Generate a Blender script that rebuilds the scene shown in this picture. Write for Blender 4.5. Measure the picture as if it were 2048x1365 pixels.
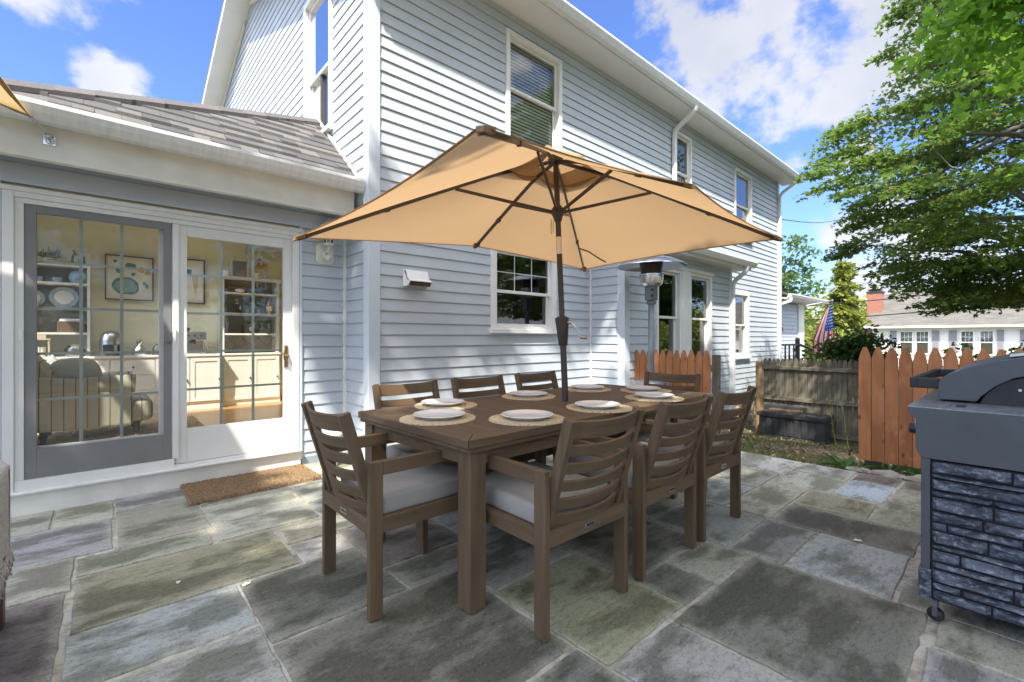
import bpy, bmesh, math, random
import numpy as np
from mathutils import Vector, Matrix
R = math.radians
random.seed(7)
for o in list(bpy.data.objects): bpy.data.objects.remove(o)
S = bpy.context.scene
COL = S.collection

# ---------------------------------------------------------------- camera
cd = bpy.data.cameras.new('camera'); cam = bpy.data.objects.new('camera', cd); COL.objects.link(cam)
cam.location = (0, 0, 1.2); cam.rotation_euler = (R(90), 0, R(48-90))
cd.sensor_width = 36; cd.lens = 915/2048*36; cd.shift_y = -0.0032
cd.clip_start = 0.05; cd.clip_end = 2000
S.camera = cam

# ---------------------------------------------------------------- light
TOSUN = Vector((-1.3, -1.0, 2.25)).normalized()
sl = bpy.data.lights.new('sun', 'SUN'); sun = bpy.data.objects.new('sun', sl); COL.objects.link(sun)
sl.energy = 3.0; sl.angle = R(1.0); sl.color = (1.0, 0.94, 0.84)
sun.rotation_euler = TOSUN.to_track_quat('Z', 'Y').to_euler()
sun.location = TOSUN*50
W = bpy.data.worlds.new('World'); S.world = W; W.use_nodes = True
wn = W.node_tree; wn.nodes.clear()
def wnode(t, **k):
    n = wn.nodes.new(t)
    for a, b in k.items(): setattr(n, a, b)
    return n
out = wnode('ShaderNodeOutputWorld'); bg = wnode('ShaderNodeBackground'); sky = wnode('ShaderNodeTexSky')
sky.sky_type = 'NISHITA'; sky.sun_disc = False
sky.sun_elevation = math.asin(TOSUN.z); sky.sun_rotation = math.atan2(TOSUN.x, TOSUN.y) % (2*math.pi)
sky.air_density = 1.0; sky.dust_density = 0.6; sky.ozone_density = 2.0
bg.inputs[1].default_value = 0.15
tc = wnode('ShaderNodeTexCoord')
nrm = wnode('ShaderNodeVectorMath', operation='NORMALIZE'); wn.links.new(tc.outputs['Generated'], nrm.inputs[0])
# warp for ragged cloud edges
nz = wnode('ShaderNodeTexNoise'); nz.inputs['Scale'].default_value = 9.0; nz.inputs['Detail'].default_value = 9; nz.inputs['Roughness'].default_value = 0.58
mp = wnode('ShaderNodeMapping'); mp.inputs['Scale'].default_value = (1, 1, 1.25)
wn.links.new(nrm.outputs[0], mp.inputs[0]); wn.links.new(mp.outputs[0], nz.inputs['Vector'])
def wmath(op, a, b=None, c=None):
    n = wnode('ShaderNodeMath', operation=op)
    for i, v in enumerate((a, b, c)):
        if v is None: continue
        if isinstance(v, (int, float)): n.inputs[i].default_value = v
        else: wn.links.new(v, n.inputs[i])
    return n.outputs[0]
# clouds: direction, angular radius, strength
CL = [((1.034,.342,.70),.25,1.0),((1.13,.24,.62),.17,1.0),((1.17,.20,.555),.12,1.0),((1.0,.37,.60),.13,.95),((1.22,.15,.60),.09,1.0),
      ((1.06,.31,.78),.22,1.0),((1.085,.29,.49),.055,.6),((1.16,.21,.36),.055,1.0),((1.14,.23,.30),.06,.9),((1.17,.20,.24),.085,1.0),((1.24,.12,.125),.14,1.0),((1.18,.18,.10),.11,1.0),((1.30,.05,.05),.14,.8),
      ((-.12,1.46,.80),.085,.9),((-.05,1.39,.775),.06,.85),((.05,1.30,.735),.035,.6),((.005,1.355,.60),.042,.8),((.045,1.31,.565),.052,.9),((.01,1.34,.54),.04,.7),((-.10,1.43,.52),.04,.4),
      ((-.9,-.3,.9),.6,1.),((-.3,-1,.6),.55,1.),((.6,-1,.8),.5,1.),((-.2,-.2,1),.62,1.),((.9,-1,.4),.4,1.),((-1,.5,.7),.4,1.),((.1,.1,1.),.45,1.)]  # this row: unseen clouds added overhead and behind for whiter fill light
acc = None
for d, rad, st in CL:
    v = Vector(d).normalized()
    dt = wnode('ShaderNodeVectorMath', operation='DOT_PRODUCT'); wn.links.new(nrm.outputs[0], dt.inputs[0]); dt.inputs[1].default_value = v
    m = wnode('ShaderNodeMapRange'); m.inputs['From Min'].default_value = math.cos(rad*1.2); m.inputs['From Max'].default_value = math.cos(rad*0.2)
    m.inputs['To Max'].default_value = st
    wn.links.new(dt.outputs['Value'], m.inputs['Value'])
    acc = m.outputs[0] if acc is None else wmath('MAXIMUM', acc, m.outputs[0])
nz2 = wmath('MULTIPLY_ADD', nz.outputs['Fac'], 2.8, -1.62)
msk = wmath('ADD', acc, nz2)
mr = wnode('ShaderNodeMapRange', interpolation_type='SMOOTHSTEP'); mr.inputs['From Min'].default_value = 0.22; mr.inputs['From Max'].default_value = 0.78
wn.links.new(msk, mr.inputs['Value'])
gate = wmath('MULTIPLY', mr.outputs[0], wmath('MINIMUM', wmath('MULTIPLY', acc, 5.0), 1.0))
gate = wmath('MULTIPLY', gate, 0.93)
mix = wnode('ShaderNodeMix', data_type='RGBA')
tint = wnode('ShaderNodeMix', data_type='RGBA', blend_type='MULTIPLY'); tint.inputs[0].default_value = 1.0
tint.inputs[7].default_value = (.40, .47, .68, 1)
wn.links.new(sky.outputs[0], tint.inputs[6])
wn.links.new(gate, mix.inputs[0]); wn.links.new(tint.outputs[2], mix.inputs[6])
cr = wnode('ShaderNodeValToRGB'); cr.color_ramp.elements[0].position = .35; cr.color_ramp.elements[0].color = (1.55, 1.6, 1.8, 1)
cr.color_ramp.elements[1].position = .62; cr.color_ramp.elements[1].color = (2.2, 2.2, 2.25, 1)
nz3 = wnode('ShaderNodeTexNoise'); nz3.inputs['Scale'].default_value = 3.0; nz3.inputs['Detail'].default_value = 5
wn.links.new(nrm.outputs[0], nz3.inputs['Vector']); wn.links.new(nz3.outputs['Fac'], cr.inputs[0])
# clouds towards the sun, out of view, are boosted as added fill
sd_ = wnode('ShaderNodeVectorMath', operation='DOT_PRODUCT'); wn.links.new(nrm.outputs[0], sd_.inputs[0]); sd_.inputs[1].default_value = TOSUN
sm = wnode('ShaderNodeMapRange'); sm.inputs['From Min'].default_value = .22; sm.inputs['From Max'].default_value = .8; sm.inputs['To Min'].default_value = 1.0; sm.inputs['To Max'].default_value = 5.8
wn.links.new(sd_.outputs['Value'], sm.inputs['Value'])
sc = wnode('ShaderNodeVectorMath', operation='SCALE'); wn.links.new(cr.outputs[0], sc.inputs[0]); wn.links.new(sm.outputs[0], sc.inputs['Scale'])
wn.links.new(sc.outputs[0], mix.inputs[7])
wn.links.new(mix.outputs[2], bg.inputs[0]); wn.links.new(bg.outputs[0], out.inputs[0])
S.view_settings.view_transform = 'Standard'; S.view_settings.look = 'None'
S.view_settings.gamma = 1; S.view_settings.exposure = 1.68
S.render.engine = 'CYCLES'
S.cycles.max_bounces = 10; S.cycles.transparent_max_bounces = 24; S.cycles.diffuse_bounces = 5

# ---------------------------------------------------------------- materials
def newmat(name):
    m = bpy.data.materials.new(name); m.use_nodes = True
    nt = m.node_tree; b = nt.nodes['Principled BSDF']
    return m, nt, b
def vec_in(nt, stretch=(1, 1, 1), rnd=False, coord='Object'):
    t = nt.nodes.new('ShaderNodeTexCoord'); mpn = nt.nodes.new('ShaderNodeMapping')
    mpn.inputs['Scale'].default_value = stretch
    nt.links.new(t.outputs[coord], mpn.inputs[0])
    if rnd:
        oi = nt.nodes.new('ShaderNodeObjectInfo'); mu = nt.nodes.new('ShaderNodeMath'); mu.operation = 'MULTIPLY'; mu.inputs[1].default_value = 37.0
        nt.links.new(oi.outputs['Random'], mu.inputs[0]); nt.links.new(mu.outputs[0], mpn.inputs['Location'])
    return mpn.outputs[0]
def noise(nt, vec, scale, detail=4, rough=.55):
    n = nt.nodes.new('ShaderNodeTexNoise'); n.inputs['Scale'].default_value = scale; n.inputs['Detail'].default_value = detail; n.inputs['Roughness'].default_value = rough
    nt.links.new(vec, n.inputs['Vector']); return n.outputs['Fac']
def ramp(nt, fac, stops):
    r = nt.nodes.new('ShaderNodeValToRGB'); e = r.color_ramp.elements
    while len(e) < len(stops): e.new(0.5)
    for el, (p, c) in zip(e, stops): el.position = p; el.color = (c[0], c[1], c[2], 1) if len(c) == 3 else c
    nt.links.new(fac, r.inputs[0]); return r.outputs[0]
def mixc(nt, f, a, b, mode='MIX'):
    n = nt.nodes.new('ShaderNodeMix'); n.data_type = 'RGBA'; n.blend_type = mode
    for i, v in ((0, f), (6, a), (7, b)):
        if isinstance(v, (int, float)): n.inputs[i].default_value = v
        elif isinstance(v, tuple): n.inputs[i].default_value = (v[0], v[1], v[2], 1)
        else: nt.links.new(v, n.inputs[i])
    return n.outputs[2]
def math_(nt, op, a, b=0.0):
    n = nt.nodes.new('ShaderNodeMath'); n.operation = op
    for i, v in enumerate((a, b)):
        if isinstance(v, (int, float)): n.inputs[i].default_value = v
        else: nt.links.new(v, n.inputs[i])
    return n.outputs[0]
def bump(nt, b, h, strength=.3, dist=.01):
    n = nt.nodes.new('ShaderNodeBump'); n.inputs['Strength'].default_value = strength; n.inputs['Distance'].default_value = dist
    nt.links.new(h, n.inputs['Height']); nt.links.new(n.outputs[0], b.inputs['Normal'])
def pm(name, col, rough=.6, var=.12, scale=6, bs=0, bstr=.3, bdist=.005, metal=0, stretch=(1, 1, 1), spec=.5, rnd=False, col2=None, coat=0):
    m, nt, b = newmat(name)
    v = vec_in(nt, stretch, rnd)
    f = noise(nt, v, scale)
    c2 = col2 or tuple(c*(1-var) for c in col); c1 = tuple(min(1, c*(1+var)) for c in col)
    nt.links.new(ramp(nt, f, [(.3, c2), (.7, c1)]), b.inputs['Base Color'])
    b.inputs['Roughness'].default_value = rough; b.inputs['Metallic'].default_value = metal
    b.inputs['Specular IOR Level'].default_value = spec; b.inputs['Coat Weight'].default_value = coat
    if bs: bump(nt, b, noise(nt, v, bs, 5), bstr, bdist)
    return m
M = {}
M['siding'] = pm('vinyl_siding', (.49, .53, .57), .5, .05, 2.2, 60, .12, .002, col2=(.45, .49, .53))
M['trim'] = pm('white_vinyl', (.75, .745, .71), .45, .05, 3, 40, .06, .002)
M['trimb'] = pm('pale_corner_vinyl', (.57, .62, .68), .45, .04, 3)
M['kick'] = pm('painted_board', (.78, .765, .71), .6, .1, 4, 30, .15, .002)
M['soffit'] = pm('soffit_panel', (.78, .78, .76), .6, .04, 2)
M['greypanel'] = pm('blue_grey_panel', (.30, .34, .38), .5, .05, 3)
M['scrgrey'] = pm('grey_screen_frame', (.20, .198, .195), .5, .06, 5)
M['gutter'] = pm('aluminium_gutter', (.74, .75, .75), .4, .08, 5, 30, .08, .002, stretch=(6, 1, 1))
M['dark'] = pm('dark_room_backdrop', (.05, .05, .055), .9)
M['concrete'] = pm('mortar', (.36, .33, .29), .9, .25, 9, 60, .5, .004)
M['bronze'] = pm('bronze_powdercoat', (.045, .034, .028), .42, .15, 20, 90, .1, .001, spec=.5)
M['steel'] = pm('brushed_steel', (.62, .62, .62), .25, .08, 30, metal=1, stretch=(1, 1, 8))
M['brass'] = pm('aged_brass', (.45, .31, .13), .35, .2, 30, metal=1)
M['heatergrey'] = pm('heater_grey_paint', (.16, .18, .20), .4, .08, 10, metal=.3)
M['black'] = pm('black_plastic', (.02, .02, .022), .45, .2, 20)
M['grillgrey'] = pm('grill_grey_enamel', (.075, .083, .095), .42, .10, 7, 120, .08, .001, spec=.5)
M['grilltop'] = pm('grill_top_metal', (.30, .32, .35), .33, .25, 9, metal=.6, stretch=(1, 6, 1))
M['iron'] = pm('black_iron', (.03, .03, .03), .5, .2, 20)
M['porcelain'] = pm('white_porcelain', (.82, .81, .79), .18, .02, 5, spec=.6, coat=.4)
M['cream'] = pm('cream_ceramic', (.72, .70, .60), .35, .08, 8)
M['brick'] = None
M['cushion'] = pm('oatmeal_cushion', (.31, .295, .27), .95, .10, 5, 420, .5, .0015, rnd=True)
M['wallcream'] = pm('cream_wall_paint', (.86, .82, .60), .8, .03, 2)
M['cabinet'] = pm('cream_cabinet_paint', (.74, .72, .64), .5, .03, 3)
M['shelfback'] = pm('grey_shelf_back', (.33, .33, .31), .7, .05, 3)
M['ceil'] = pm('ceiling_paint', (.8, .8, .76), .8, .02)
M['knob'] = pm('dark_bronze_knob', (.08, .06, .045), .4, .1, metal=.7)
M['blueceramic'] = pm('blue_ceramic', (.35, .45, .58), .25, .1, 9)
M['tealprint'] = pm('teal_print', (.10, .24, .22), .8, .4, 20)
M['orangeprint'] = pm('orange_print', (.62, .38, .10), .8, .3, 20)
M['paper'] = pm('aged_paper', (.80, .76, .62), .85, .04, 4)
M['darkwood'] = pm('dark_wood', (.07, .045, .03), .5, .25, 12, stretch=(1, 1, 6))
M['wicker'] = pm('wicker', (.13, .075, .045), .8, .5, 60, 120, .6, .004, stretch=(1, 1, 4))
M['greypillow'] = pm('grey_pillow', (.36, .37, .34), .95, .12, 7, 200, .4, .002)
M['leafherb'] = pm('herb_green', (.06, .10, .05), .7, .3, 20)
M['amber'] = pm('amber_liquor', (.45, .22, .03), .1, .1, coat=.5)
M['blindw'] = pm('window_blind', (.80, .80, .72), .7, .03)
M['redbrown'] = pm('red_brown_number', (.22, .05, .03), .5, .1)
M['stonef'] = pm('fieldstone', (.36, .28, .18), .9, .45, 5, 18, .9, .03)
M['deckbox'] = pm('charcoal_resin', (.035, .037, .042), .6, .25, 12, 60, .2, .002)
M['twig'] = pm('bark', (.085, .065, .05), .9, .35, 12, 40, .6, .006, stretch=(1, 1, .3))
M['palebark'] = pm('pale_bark', (.22, .20, .17), .9, .35, 8, 30, .7, .01, stretch=(1, 1, .3))
M['nroof'] = pm('neighbour_shingle', (.20, .19, .17), .9, .2, 3, stretch=(1, 1, 1))
M['nwhite'] = pm('neighbour_white_siding', (.78, .76, .70), .7, .04, 3)
M['shutter'] = pm('grey_shutter', (.27, .27, .28), .6, .06, 5)
M['wire'] = pm('black_cable', (.012, .012, .012), .6)
M['yellowleaf'] = pm('yellow_green_leaf', (.30, .38, .05), .5, .2, 30)
M['plasterr'] = pm('interior_beige', (.40, .37, .30), .9, .05)

def glass(name, tint=(.96, .98, .96), boost=1.6, base=.05, rough=.0):
    m, nt, b = newmat(name); nt.nodes.remove(b)
    o = nt.nodes['Material Output']; t = nt.nodes.new('ShaderNodeBsdfTransparent'); g = nt.nodes.new('ShaderNodeBsdfGlossy'); mx = nt.nodes.new('ShaderNodeMixShader'); f = nt.nodes.new('ShaderNodeFresnel')
    f.inputs[0].default_value = 1.5; t.inputs[0].default_value = (*tint, 1); g.inputs['Roughness'].default_value = rough
    v = vec_in(nt); bn = nt.nodes.new('ShaderNodeBump'); bn.inputs['Strength'].default_value = .03; bn.inputs['Distance'].default_value = .01
    nt.links.new(noise(nt, v, 2.5, 1), bn.inputs['Height']); nt.links.new(bn.outputs[0], g.inputs['Normal'])
    fac = math_(nt, 'MULTIPLY', f.outputs[0], boost); fac = math_(nt, 'ADD', fac, base); fac = math_(nt, 'MINIMUM', fac, 1.0)
    nt.links.new(fac, mx.inputs[0]); nt.links.new(t.outputs[0], mx.inputs[1]); nt.links.new(g.outputs[0], mx.inputs[2]); nt.links.new(mx.outputs[0], o.inputs[0])
    return m
M['winglass2'] = glass('clear_window_glass', (.97, .98, .96), boost=1.6, base=.04)
M['doorglass'] = glass('door_glass', boost=1.25, base=.0)
M['winglass'] = glass('window_glass', (.85, .9, .88), boost=2.0, base=.07)
M['clearglass'] = glass('clear_glass', (.9, .93, .92), 2.0, .06)
# insect screen: fine dark mesh over the glass, partly see-through
m, nt, b = newmat('insect_screen'); nt.nodes.remove(b); t = nt.nodes.new('ShaderNodeBsdfTransparent'); d = nt.nodes.new('ShaderNodeBsdfDiffuse'); d.inputs[0].default_value = (.16, .17, .17, 1)
mx = nt.nodes.new('ShaderNodeMixShader'); mx.inputs[0].default_value = .22
nt.links.new(t.outputs[0], mx.inputs[1]); nt.links.new(d.outputs[0], mx.inputs[2]); nt.links.new(mx.outputs[0], nt.nodes['Material Output'].inputs[0]); M['screen'] = m

def wood(name, c1, c2, axis, rough=.6, sc=9, bs=.35, rnd=True, knots=False):
    m, nt, b = newmat(name)
    st = [1, 1, 1]; st['xyz'.index(axis)] = .07
    v = vec_in(nt, tuple(s*sc for s in st), rnd)
    f = noise(nt, v, 3.2, 6, .65); f2 = noise(nt, v, .35, 2)
    c = ramp(nt, f, [(.3, c2), (.68, c1)])
    c = mixc(nt, math_(nt, 'MULTIPLY', f2, .5), c, tuple(x*.72 for x in c1))
    if knots:
        v2 = vec_in(nt, tuple(1 if q == 1 else .55 for q in [1 if 'xyz'[k] != axis else 0 for k in range(3)]), rnd); vo = nt.nodes.new('ShaderNodeTexVoronoi'); vo.inputs['Scale'].default_value = 9; nt.links.new(v2, vo.inputs['Vector'])
        c = mixc(nt, ramp(nt, vo.outputs['Distance'], [(.07, (.85,)*3), (.14, (0, 0, 0))]), c, tuple(x*.35 for x in c2))
        c = mixc(nt, ramp(nt, noise(nt, v2, 3.0, 3), [(.46, (0, 0, 0)), (.58, (.55,)*3)]), c, mixc(nt, 1.0, c, (.62, .55, .5), 'MULTIPLY'))
        c = mixc(nt, ramp(nt, noise(nt, v2, 8.0, 5, .7), [(.56, (0, 0, 0)), (.72, (.5,)*3)]), c, tuple(min(1, x*1.15+.02) for x in c1))
    nt.links.new(c, b.inputs['Base Color']); b.inputs['Roughness'].default_value = rough
    bump(nt, b, noise(nt, v, 9, 4), bs, .002); return m
for a in 'xyz':
    M['teak'+a] = wood('grey_brown_teak_'+a, (.155, .100, .054), (.078, .050, .028), a)
    M['orange'+a] = wood('stained_cedar_'+a, (.56, .235, .095), (.36, .14, .052), a, .75, 7, knots=True)
    M['grey'+a] = wood('weathered_board_'+a, (.23, .20, .145), (.07, .064, .045), a, .85, 7, .6, knots=True)
M['postwood'] = wood('pale_post_wood', (.38, .25, .13), (.2, .13, .07), 'z', .8)
M['oak'] = wood('oak_floor', (.48, .27, .11), (.34, .17, .06), 'x', .3, 5, .05, False)
M['sofawood'] = wood('dark_brown_wood', (.10, .055, .042), (.055, .03, .024), 'z', .45)

# flagstone
m, nt, b = newmat('bluestone')
v = vec_in(nt); at = nt.nodes.new('ShaderNodeAttribute'); at.attribute_name = 'Col'
vs = vec_in(nt, (1, 2.2, 1)); rot = nt.nodes.new('ShaderNodeMapping'); rot.inputs['Rotation'].default_value = (0, 0, .25); nt.links.new(vs, rot.inputs[0]); vs = rot.outputs[0]
n1 = noise(nt, vs, 1.9, 10, .64); n2 = noise(nt, v, 1.3, 6, .65); n3 = noise(nt, vs, 20, 8, .78); n4 = noise(nt, v, 85, 4, .7); n5 = noise(nt, v, .9, 8, .72)
rm_ = math_(nt, 'MULTIPLY', math_(nt, 'SUBTRACT', 1.0, at.outputs['Alpha']), .55)
n1 = math_(nt, 'SUBTRACT', n1, math_(nt, 'MULTIPLY', rm_, .16))
c = mixc(nt, ramp(nt, n1, [(.45, (0, 0, 0)), (.55, (.9,)*3)]), at.outputs['Color'], mixc(nt, 1.0, at.outputs['Color'], (.40, .40, .35), 'MULTIPLY'))
c = mixc(nt, ramp(nt, n2, [(.54, (0, 0, 0)), (.68, (.4,)*3)]), c, (.23, .225, .135))
c = mixc(nt, ramp(nt, n5, [(.60, (0, 0, 0)), (.68, (.55,)*3)]), c, (.42, .42, .36))
c = mixc(nt, rm_, c, (.42, .41, .33))
c = mixc(nt, ramp(nt, n3, [(.50, (0, 0, 0)), (.62, (.62,)*3)]), c, mixc(nt, 1.0, c, (.40, .40, .38), 'MULTIPLY'))
c = mixc(nt, ramp(nt, n4, [(.36, (.7,)*3), (.46, (0, 0, 0))]), c, mixc(nt, 1.0, c, (.45, .45, .43), 'MULTIPLY'))
c = mixc(nt, ramp(nt, n4, [(.60, (0, 0, 0)), (.72, (.30,)*3)]), c, (.50, .50, .45))
vo = nt.nodes.new('ShaderNodeTexVoronoi'); vo.feature = 'F1'; vo.inputs['Scale'].default_value = 6; nt.links.new(v, vo.inputs['Vector'])
c = mixc(nt, ramp(nt, vo.outputs['Distance'], [(.018, (.8,)*3), (.03, (0, 0, 0))]), c, (.55, .55, .50))
nt.links.new(c, b.inputs['Base Color'])
b.inputs["Roughness"].default_value = .62
rr = nt.nodes.new('ShaderNodeMapRange'); rr.inputs['To Min'].default_value = .42; rr.inputs['To Max'].default_value = .85; nt.links.new(n1, rr.inputs[0]); nt.links.new(rr.outputs[0], b.inputs['Roughness'])
h = math_(nt, 'ADD', math_(nt, 'MULTIPLY', n1, 1.3), math_(nt, 'MULTIPLY', n3, .55)); bump(nt, b, h, .55, .012); M['flag'] = m
m, nt, b = newmat('joint_mortar'); v = vec_in(nt)
c = ramp(nt, noise(nt, v, 1.6, 4), [(.4, (.54, .52, .46)), (.6, (.43, .385, .31))]); c = mixc(nt, ramp(nt, noise(nt, v, 14, 6, .7), [(.45, (0, 0, 0)), (.68, (.8,)*3)]), c, (.16, .15, .12))
nt.links.new(c, b.inputs['Base Color']); b.inputs['Roughness'].default_value = .95; bump(nt, b, noise(nt, v, 70, 5), .6, .006); M['joint'] = m
# shingles (colour attribute per tab)
m, nt, b = newmat('asphalt_shingle'); v = vec_in(nt); at = nt.nodes.new('ShaderNodeAttribute'); at.attribute_name = 'Col'
g = noise(nt, v, 180, 3, .7); c = mixc(nt, 1.0, at.outputs['Color'], ramp(nt, g, [(.3, (.55,)*3), (.7, (1.4, 1.38, 1.36))]), 'MULTIPLY')
nt.links.new(c, b.inputs['Base Color']); b.inputs['Roughness'].default_value = .95; bump(nt, b, g, .5, .004); M['shingle'] = m
# faux stone on the grill
m, nt, b = newmat('slate_faux_stone'); v = vec_in(nt, (1, 1, 1.8)); n1 = noise(nt, v, 7, 6, .6); n2 = noise(nt, v, 40, 6, .72)
c = ramp(nt, n1, [(.35, (.040, .048, .066)), (.65, (.095, .112, .148))]); c = mixc(nt, ramp(nt, n2, [(.53, (0, 0, 0)), (.60, (.75,)*3)]), c, (.25, .28, .34)); c = mixc(nt, ramp(nt, n2, [(.36, (.8,)*3), (.46, (0, 0, 0))]), c, (.02, .024, .034))
nt.links.new(c, b.inputs['Base Color']); b.inputs['Roughness'].default_value = .42; bump(nt, b, math_(nt, 'ADD', n1, math_(nt, 'MULTIPLY', n2, .5)), .6, .010); M['slate'] = m
M['slategap'] = pm('dark_stone_gap', (.008, .009, .012), .9)
# brick
m, nt, b = newmat('red_brick'); v = vec_in(nt); bt = nt.nodes.new('ShaderNodeTexBrick'); bt.inputs['Scale'].default_value = 4.2
cx_ = nt.nodes.new('ShaderNodeSeparateXYZ'); cm = nt.nodes.new('ShaderNodeCombineXYZ'); nt.links.new(v, cx_.inputs[0]); nt.links.new(math_(nt, 'ADD', cx_.outputs[0], cx_.outputs[1]), cm.inputs[0]); nt.links.new(cx_.outputs[2], cm.inputs[1])
nt.links.new(cm.outputs[0], bt.inputs['Vector']); bt.inputs['Color1'].default_value = (.33, .10, .055, 1); bt.inputs['Color2'].default_value = (.24, .075, .045, 1); bt.inputs['Mortar'].default_value = (.36, .28, .22, 1)
nt.links.new(bt.outputs[0], b.inputs['Base Color']); b.inputs['Roughness'].default_value = .9; M['brick'] = m
# coir / jute / rug
def fibre(name, c1, c2, sc=90, dist=.01, strs=.9):
    m, nt, b = newmat(name); v = vec_in(nt); vo = nt.nodes.new('ShaderNodeTexVoronoi'); vo.inputs['Scale'].default_value = sc; nt.links.new(v, vo.inputs['Vector'])
    f = noise(nt, v, sc*.6, 5, .7); nt.links.new(ramp(nt, f, [(.32, c2), (.66, c1)]), b.inputs['Base Color']); b.inputs['Roughness'].default_value = .95
    bump(nt, b, math_(nt, 'ADD', vo.outputs['Distance'], f), strs, dist); return m
M['coir'] = fibre('coir_fibre', (.34, .225, .12), (.13, .08, .04), 80)
M['jute'] = fibre('braided_jute', (.66, .56, .40), (.44, .35, .22), 160, .004)
M['rug'] = fibre('chunky_jute_rug', (.56, .44, .26), (.24, .17, .09), 32, .02)
M['throw'] = fibre('cream_woven_throw', (.62, .58, .52), (.42, .38, .34), 140, .004)
# striped upholstery
m, nt, b = newmat('striped_linen'); v = vec_in(nt); sx = nt.nodes.new('ShaderNodeSeparateXYZ'); nt.links.new(v, sx.inputs[0])
w_ = math_(nt, 'FRACT', math_(nt, 'MULTIPLY', sx.outputs[0], 11.5)); st_ = math_(nt, 'LESS_THAN', w_, .10)
c = mixc(nt, st_, (.34, .325, .25), (.09, .065, .04)); nt.links.new(c, b.inputs['Base Color']); b.inputs['Roughness'].default_value = .95; bump(nt, b, noise(nt, v, 300, 2), .3, .002); M['stripe'] = m
# umbrella & sail cloth
def cloth(name, col, trans=.5, tcol=None):
    m, nt, b = newmat(name); v = vec_in(nt); o = nt.nodes['Material Output']
    c = ramp(nt, noise(nt, v, 3, 4), [(.3, tuple(x*.93 for x in col)), (.7, col)])
    nt.links.new(c, b.inputs['Base Color']); b.inputs['Roughness'].default_value = .9; b.inputs['Specular IOR Level'].default_value = .2
    tr = nt.nodes.new('ShaderNodeBsdfTranslucent'); tr.inputs[0].default_value = (*(tcol or col), 1)
    mx = nt.nodes.new('ShaderNodeMixShader'); mx.inputs[0].default_value = trans; nt.links.new(b.outputs[0], mx.inputs[1]); nt.links.new(tr.outputs[0], mx.inputs[2]); nt.links.new(mx.outputs[0], o.inputs[0])
    w1 = noise(nt, vec_in(nt, (1, 1, 1)), 3.5, 3); bump(nt, b, w1, .35, .03); return m
M['canopy'] = cloth('tan_canopy_cloth', (.50, .335, .19), .36, (.57, .37, .195))
M['canopyd'] = cloth('brown_canopy_lining', (.36, .21, .12), .3); M['flap'] = cloth('canopy_vent_flap', (.42, .27, .15), .3)
M['sail'] = cloth('sand_shade_cloth', (.62, .47, .26), .4, (.7, .5, .25))
M['sailhem'] = cloth('sail_webbing', (.34, .22, .10), .1)
# leaves
def leafmat(name, c1, c2, tcol, tr=.45, sc=1.5, c3=None):
    m, nt, b = newmat(name); v = vec_in(nt); o = nt.nodes['Material Output']
    at = nt.nodes.new('ShaderNodeAttribute'); at.attribute_name = 'rnd'
    f = math_(nt, 'ADD', math_(nt, 'MULTIPLY', noise(nt, v, sc, 3), .5), math_(nt, 'MULTIPLY', at.outputs['Fac'], .5))
    st = [(.25, c1), (.62, c2)] + ([(.80, c3)] if c3 else [])
    c = ramp(nt, f, st); nt.links.new(c, b.inputs['Base Color']); b.inputs['Roughness'].default_value = .5; b.inputs['Specular IOR Level'].default_value = .35
    t = nt.nodes.new('ShaderNodeBsdfTranslucent'); nt.links.new(mixc(nt, .65, c, tcol), t.inputs[0])
    mx = nt.nodes.new('ShaderNodeMixShader'); mx.inputs[0].default_value = tr; nt.links.new(b.outputs[0], mx.inputs[1]); nt.links.new(t.outputs[0], mx.inputs[2]); nt.links.new(mx.outputs[0], o.inputs[0]); return m
M['lf_maple'] = leafmat('japanese_maple_leaf', (.055, .092, .026), (.115, .185, .045), (.24, .40, .06), .45, .8, (.21, .12, .06))
M['lf_bright'] = leafmat('bright_maple_leaf', (.12, .26, .03), (.20, .38, .05), (.45, .75, .08), .5)
M['lf_dark'] = leafmat('dark_shrub_leaf', (.02, .045, .012), (.045, .085, .022), (.12, .22, .03), .3)
M['lf_yellow'] = leafmat('yellow_conifer_leaf', (.10, .15, .03), (.24, .27, .05), (.40, .42, .06), .35)  # yellow green is the foliage's own colour
M['lf_green'] = leafmat('light_green_leaf', (.05, .10, .03), (.10, .17, .05), (.25, .4, .08), .45)
M['hosta'] = leafmat('broad_green_leaf', (.035, .10, .02), (.07, .17, .035), (.2, .4, .05), .3, 8)
M['grass'] = leafmat('grass_blade', (.05, .09, .02), (.14, .19, .05), (.25, .33, .06), .3, 3)
m, nt, b = newmat('soil_and_moss'); v = vec_in(nt); n1 = noise(nt, v, 1.4, 6, .65); n2 = noise(nt, v, 30, 5, .7)
c = mixc(nt, ramp(nt, n1, [(.42, (0, 0, 0)), (.6, (1, 1, 1))]), (.105, .075, .05), (.085, .115, .04)); c = mixc(nt, ramp(nt, n2, [(.45, (0, 0, 0)), (.7, (.8,)*3)]), c, (.20, .165, .115))
nt.links.new(c, b.inputs['Base Color']); b.inputs['Roughness'].default_value = 1; bump(nt, b, n2, .8, .02); M['soil'] = m
# flag
M['flagred'] = cloth('flag_red', (.50, .03, .04), .4, (.6, .04, .04)); M['flagwhite'] = cloth('flag_white', (.75, .75, .75), .4); M['flagblue'] = cloth('flag_blue', (.03, .07, .26), .4, (.04, .12, .4))

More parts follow.
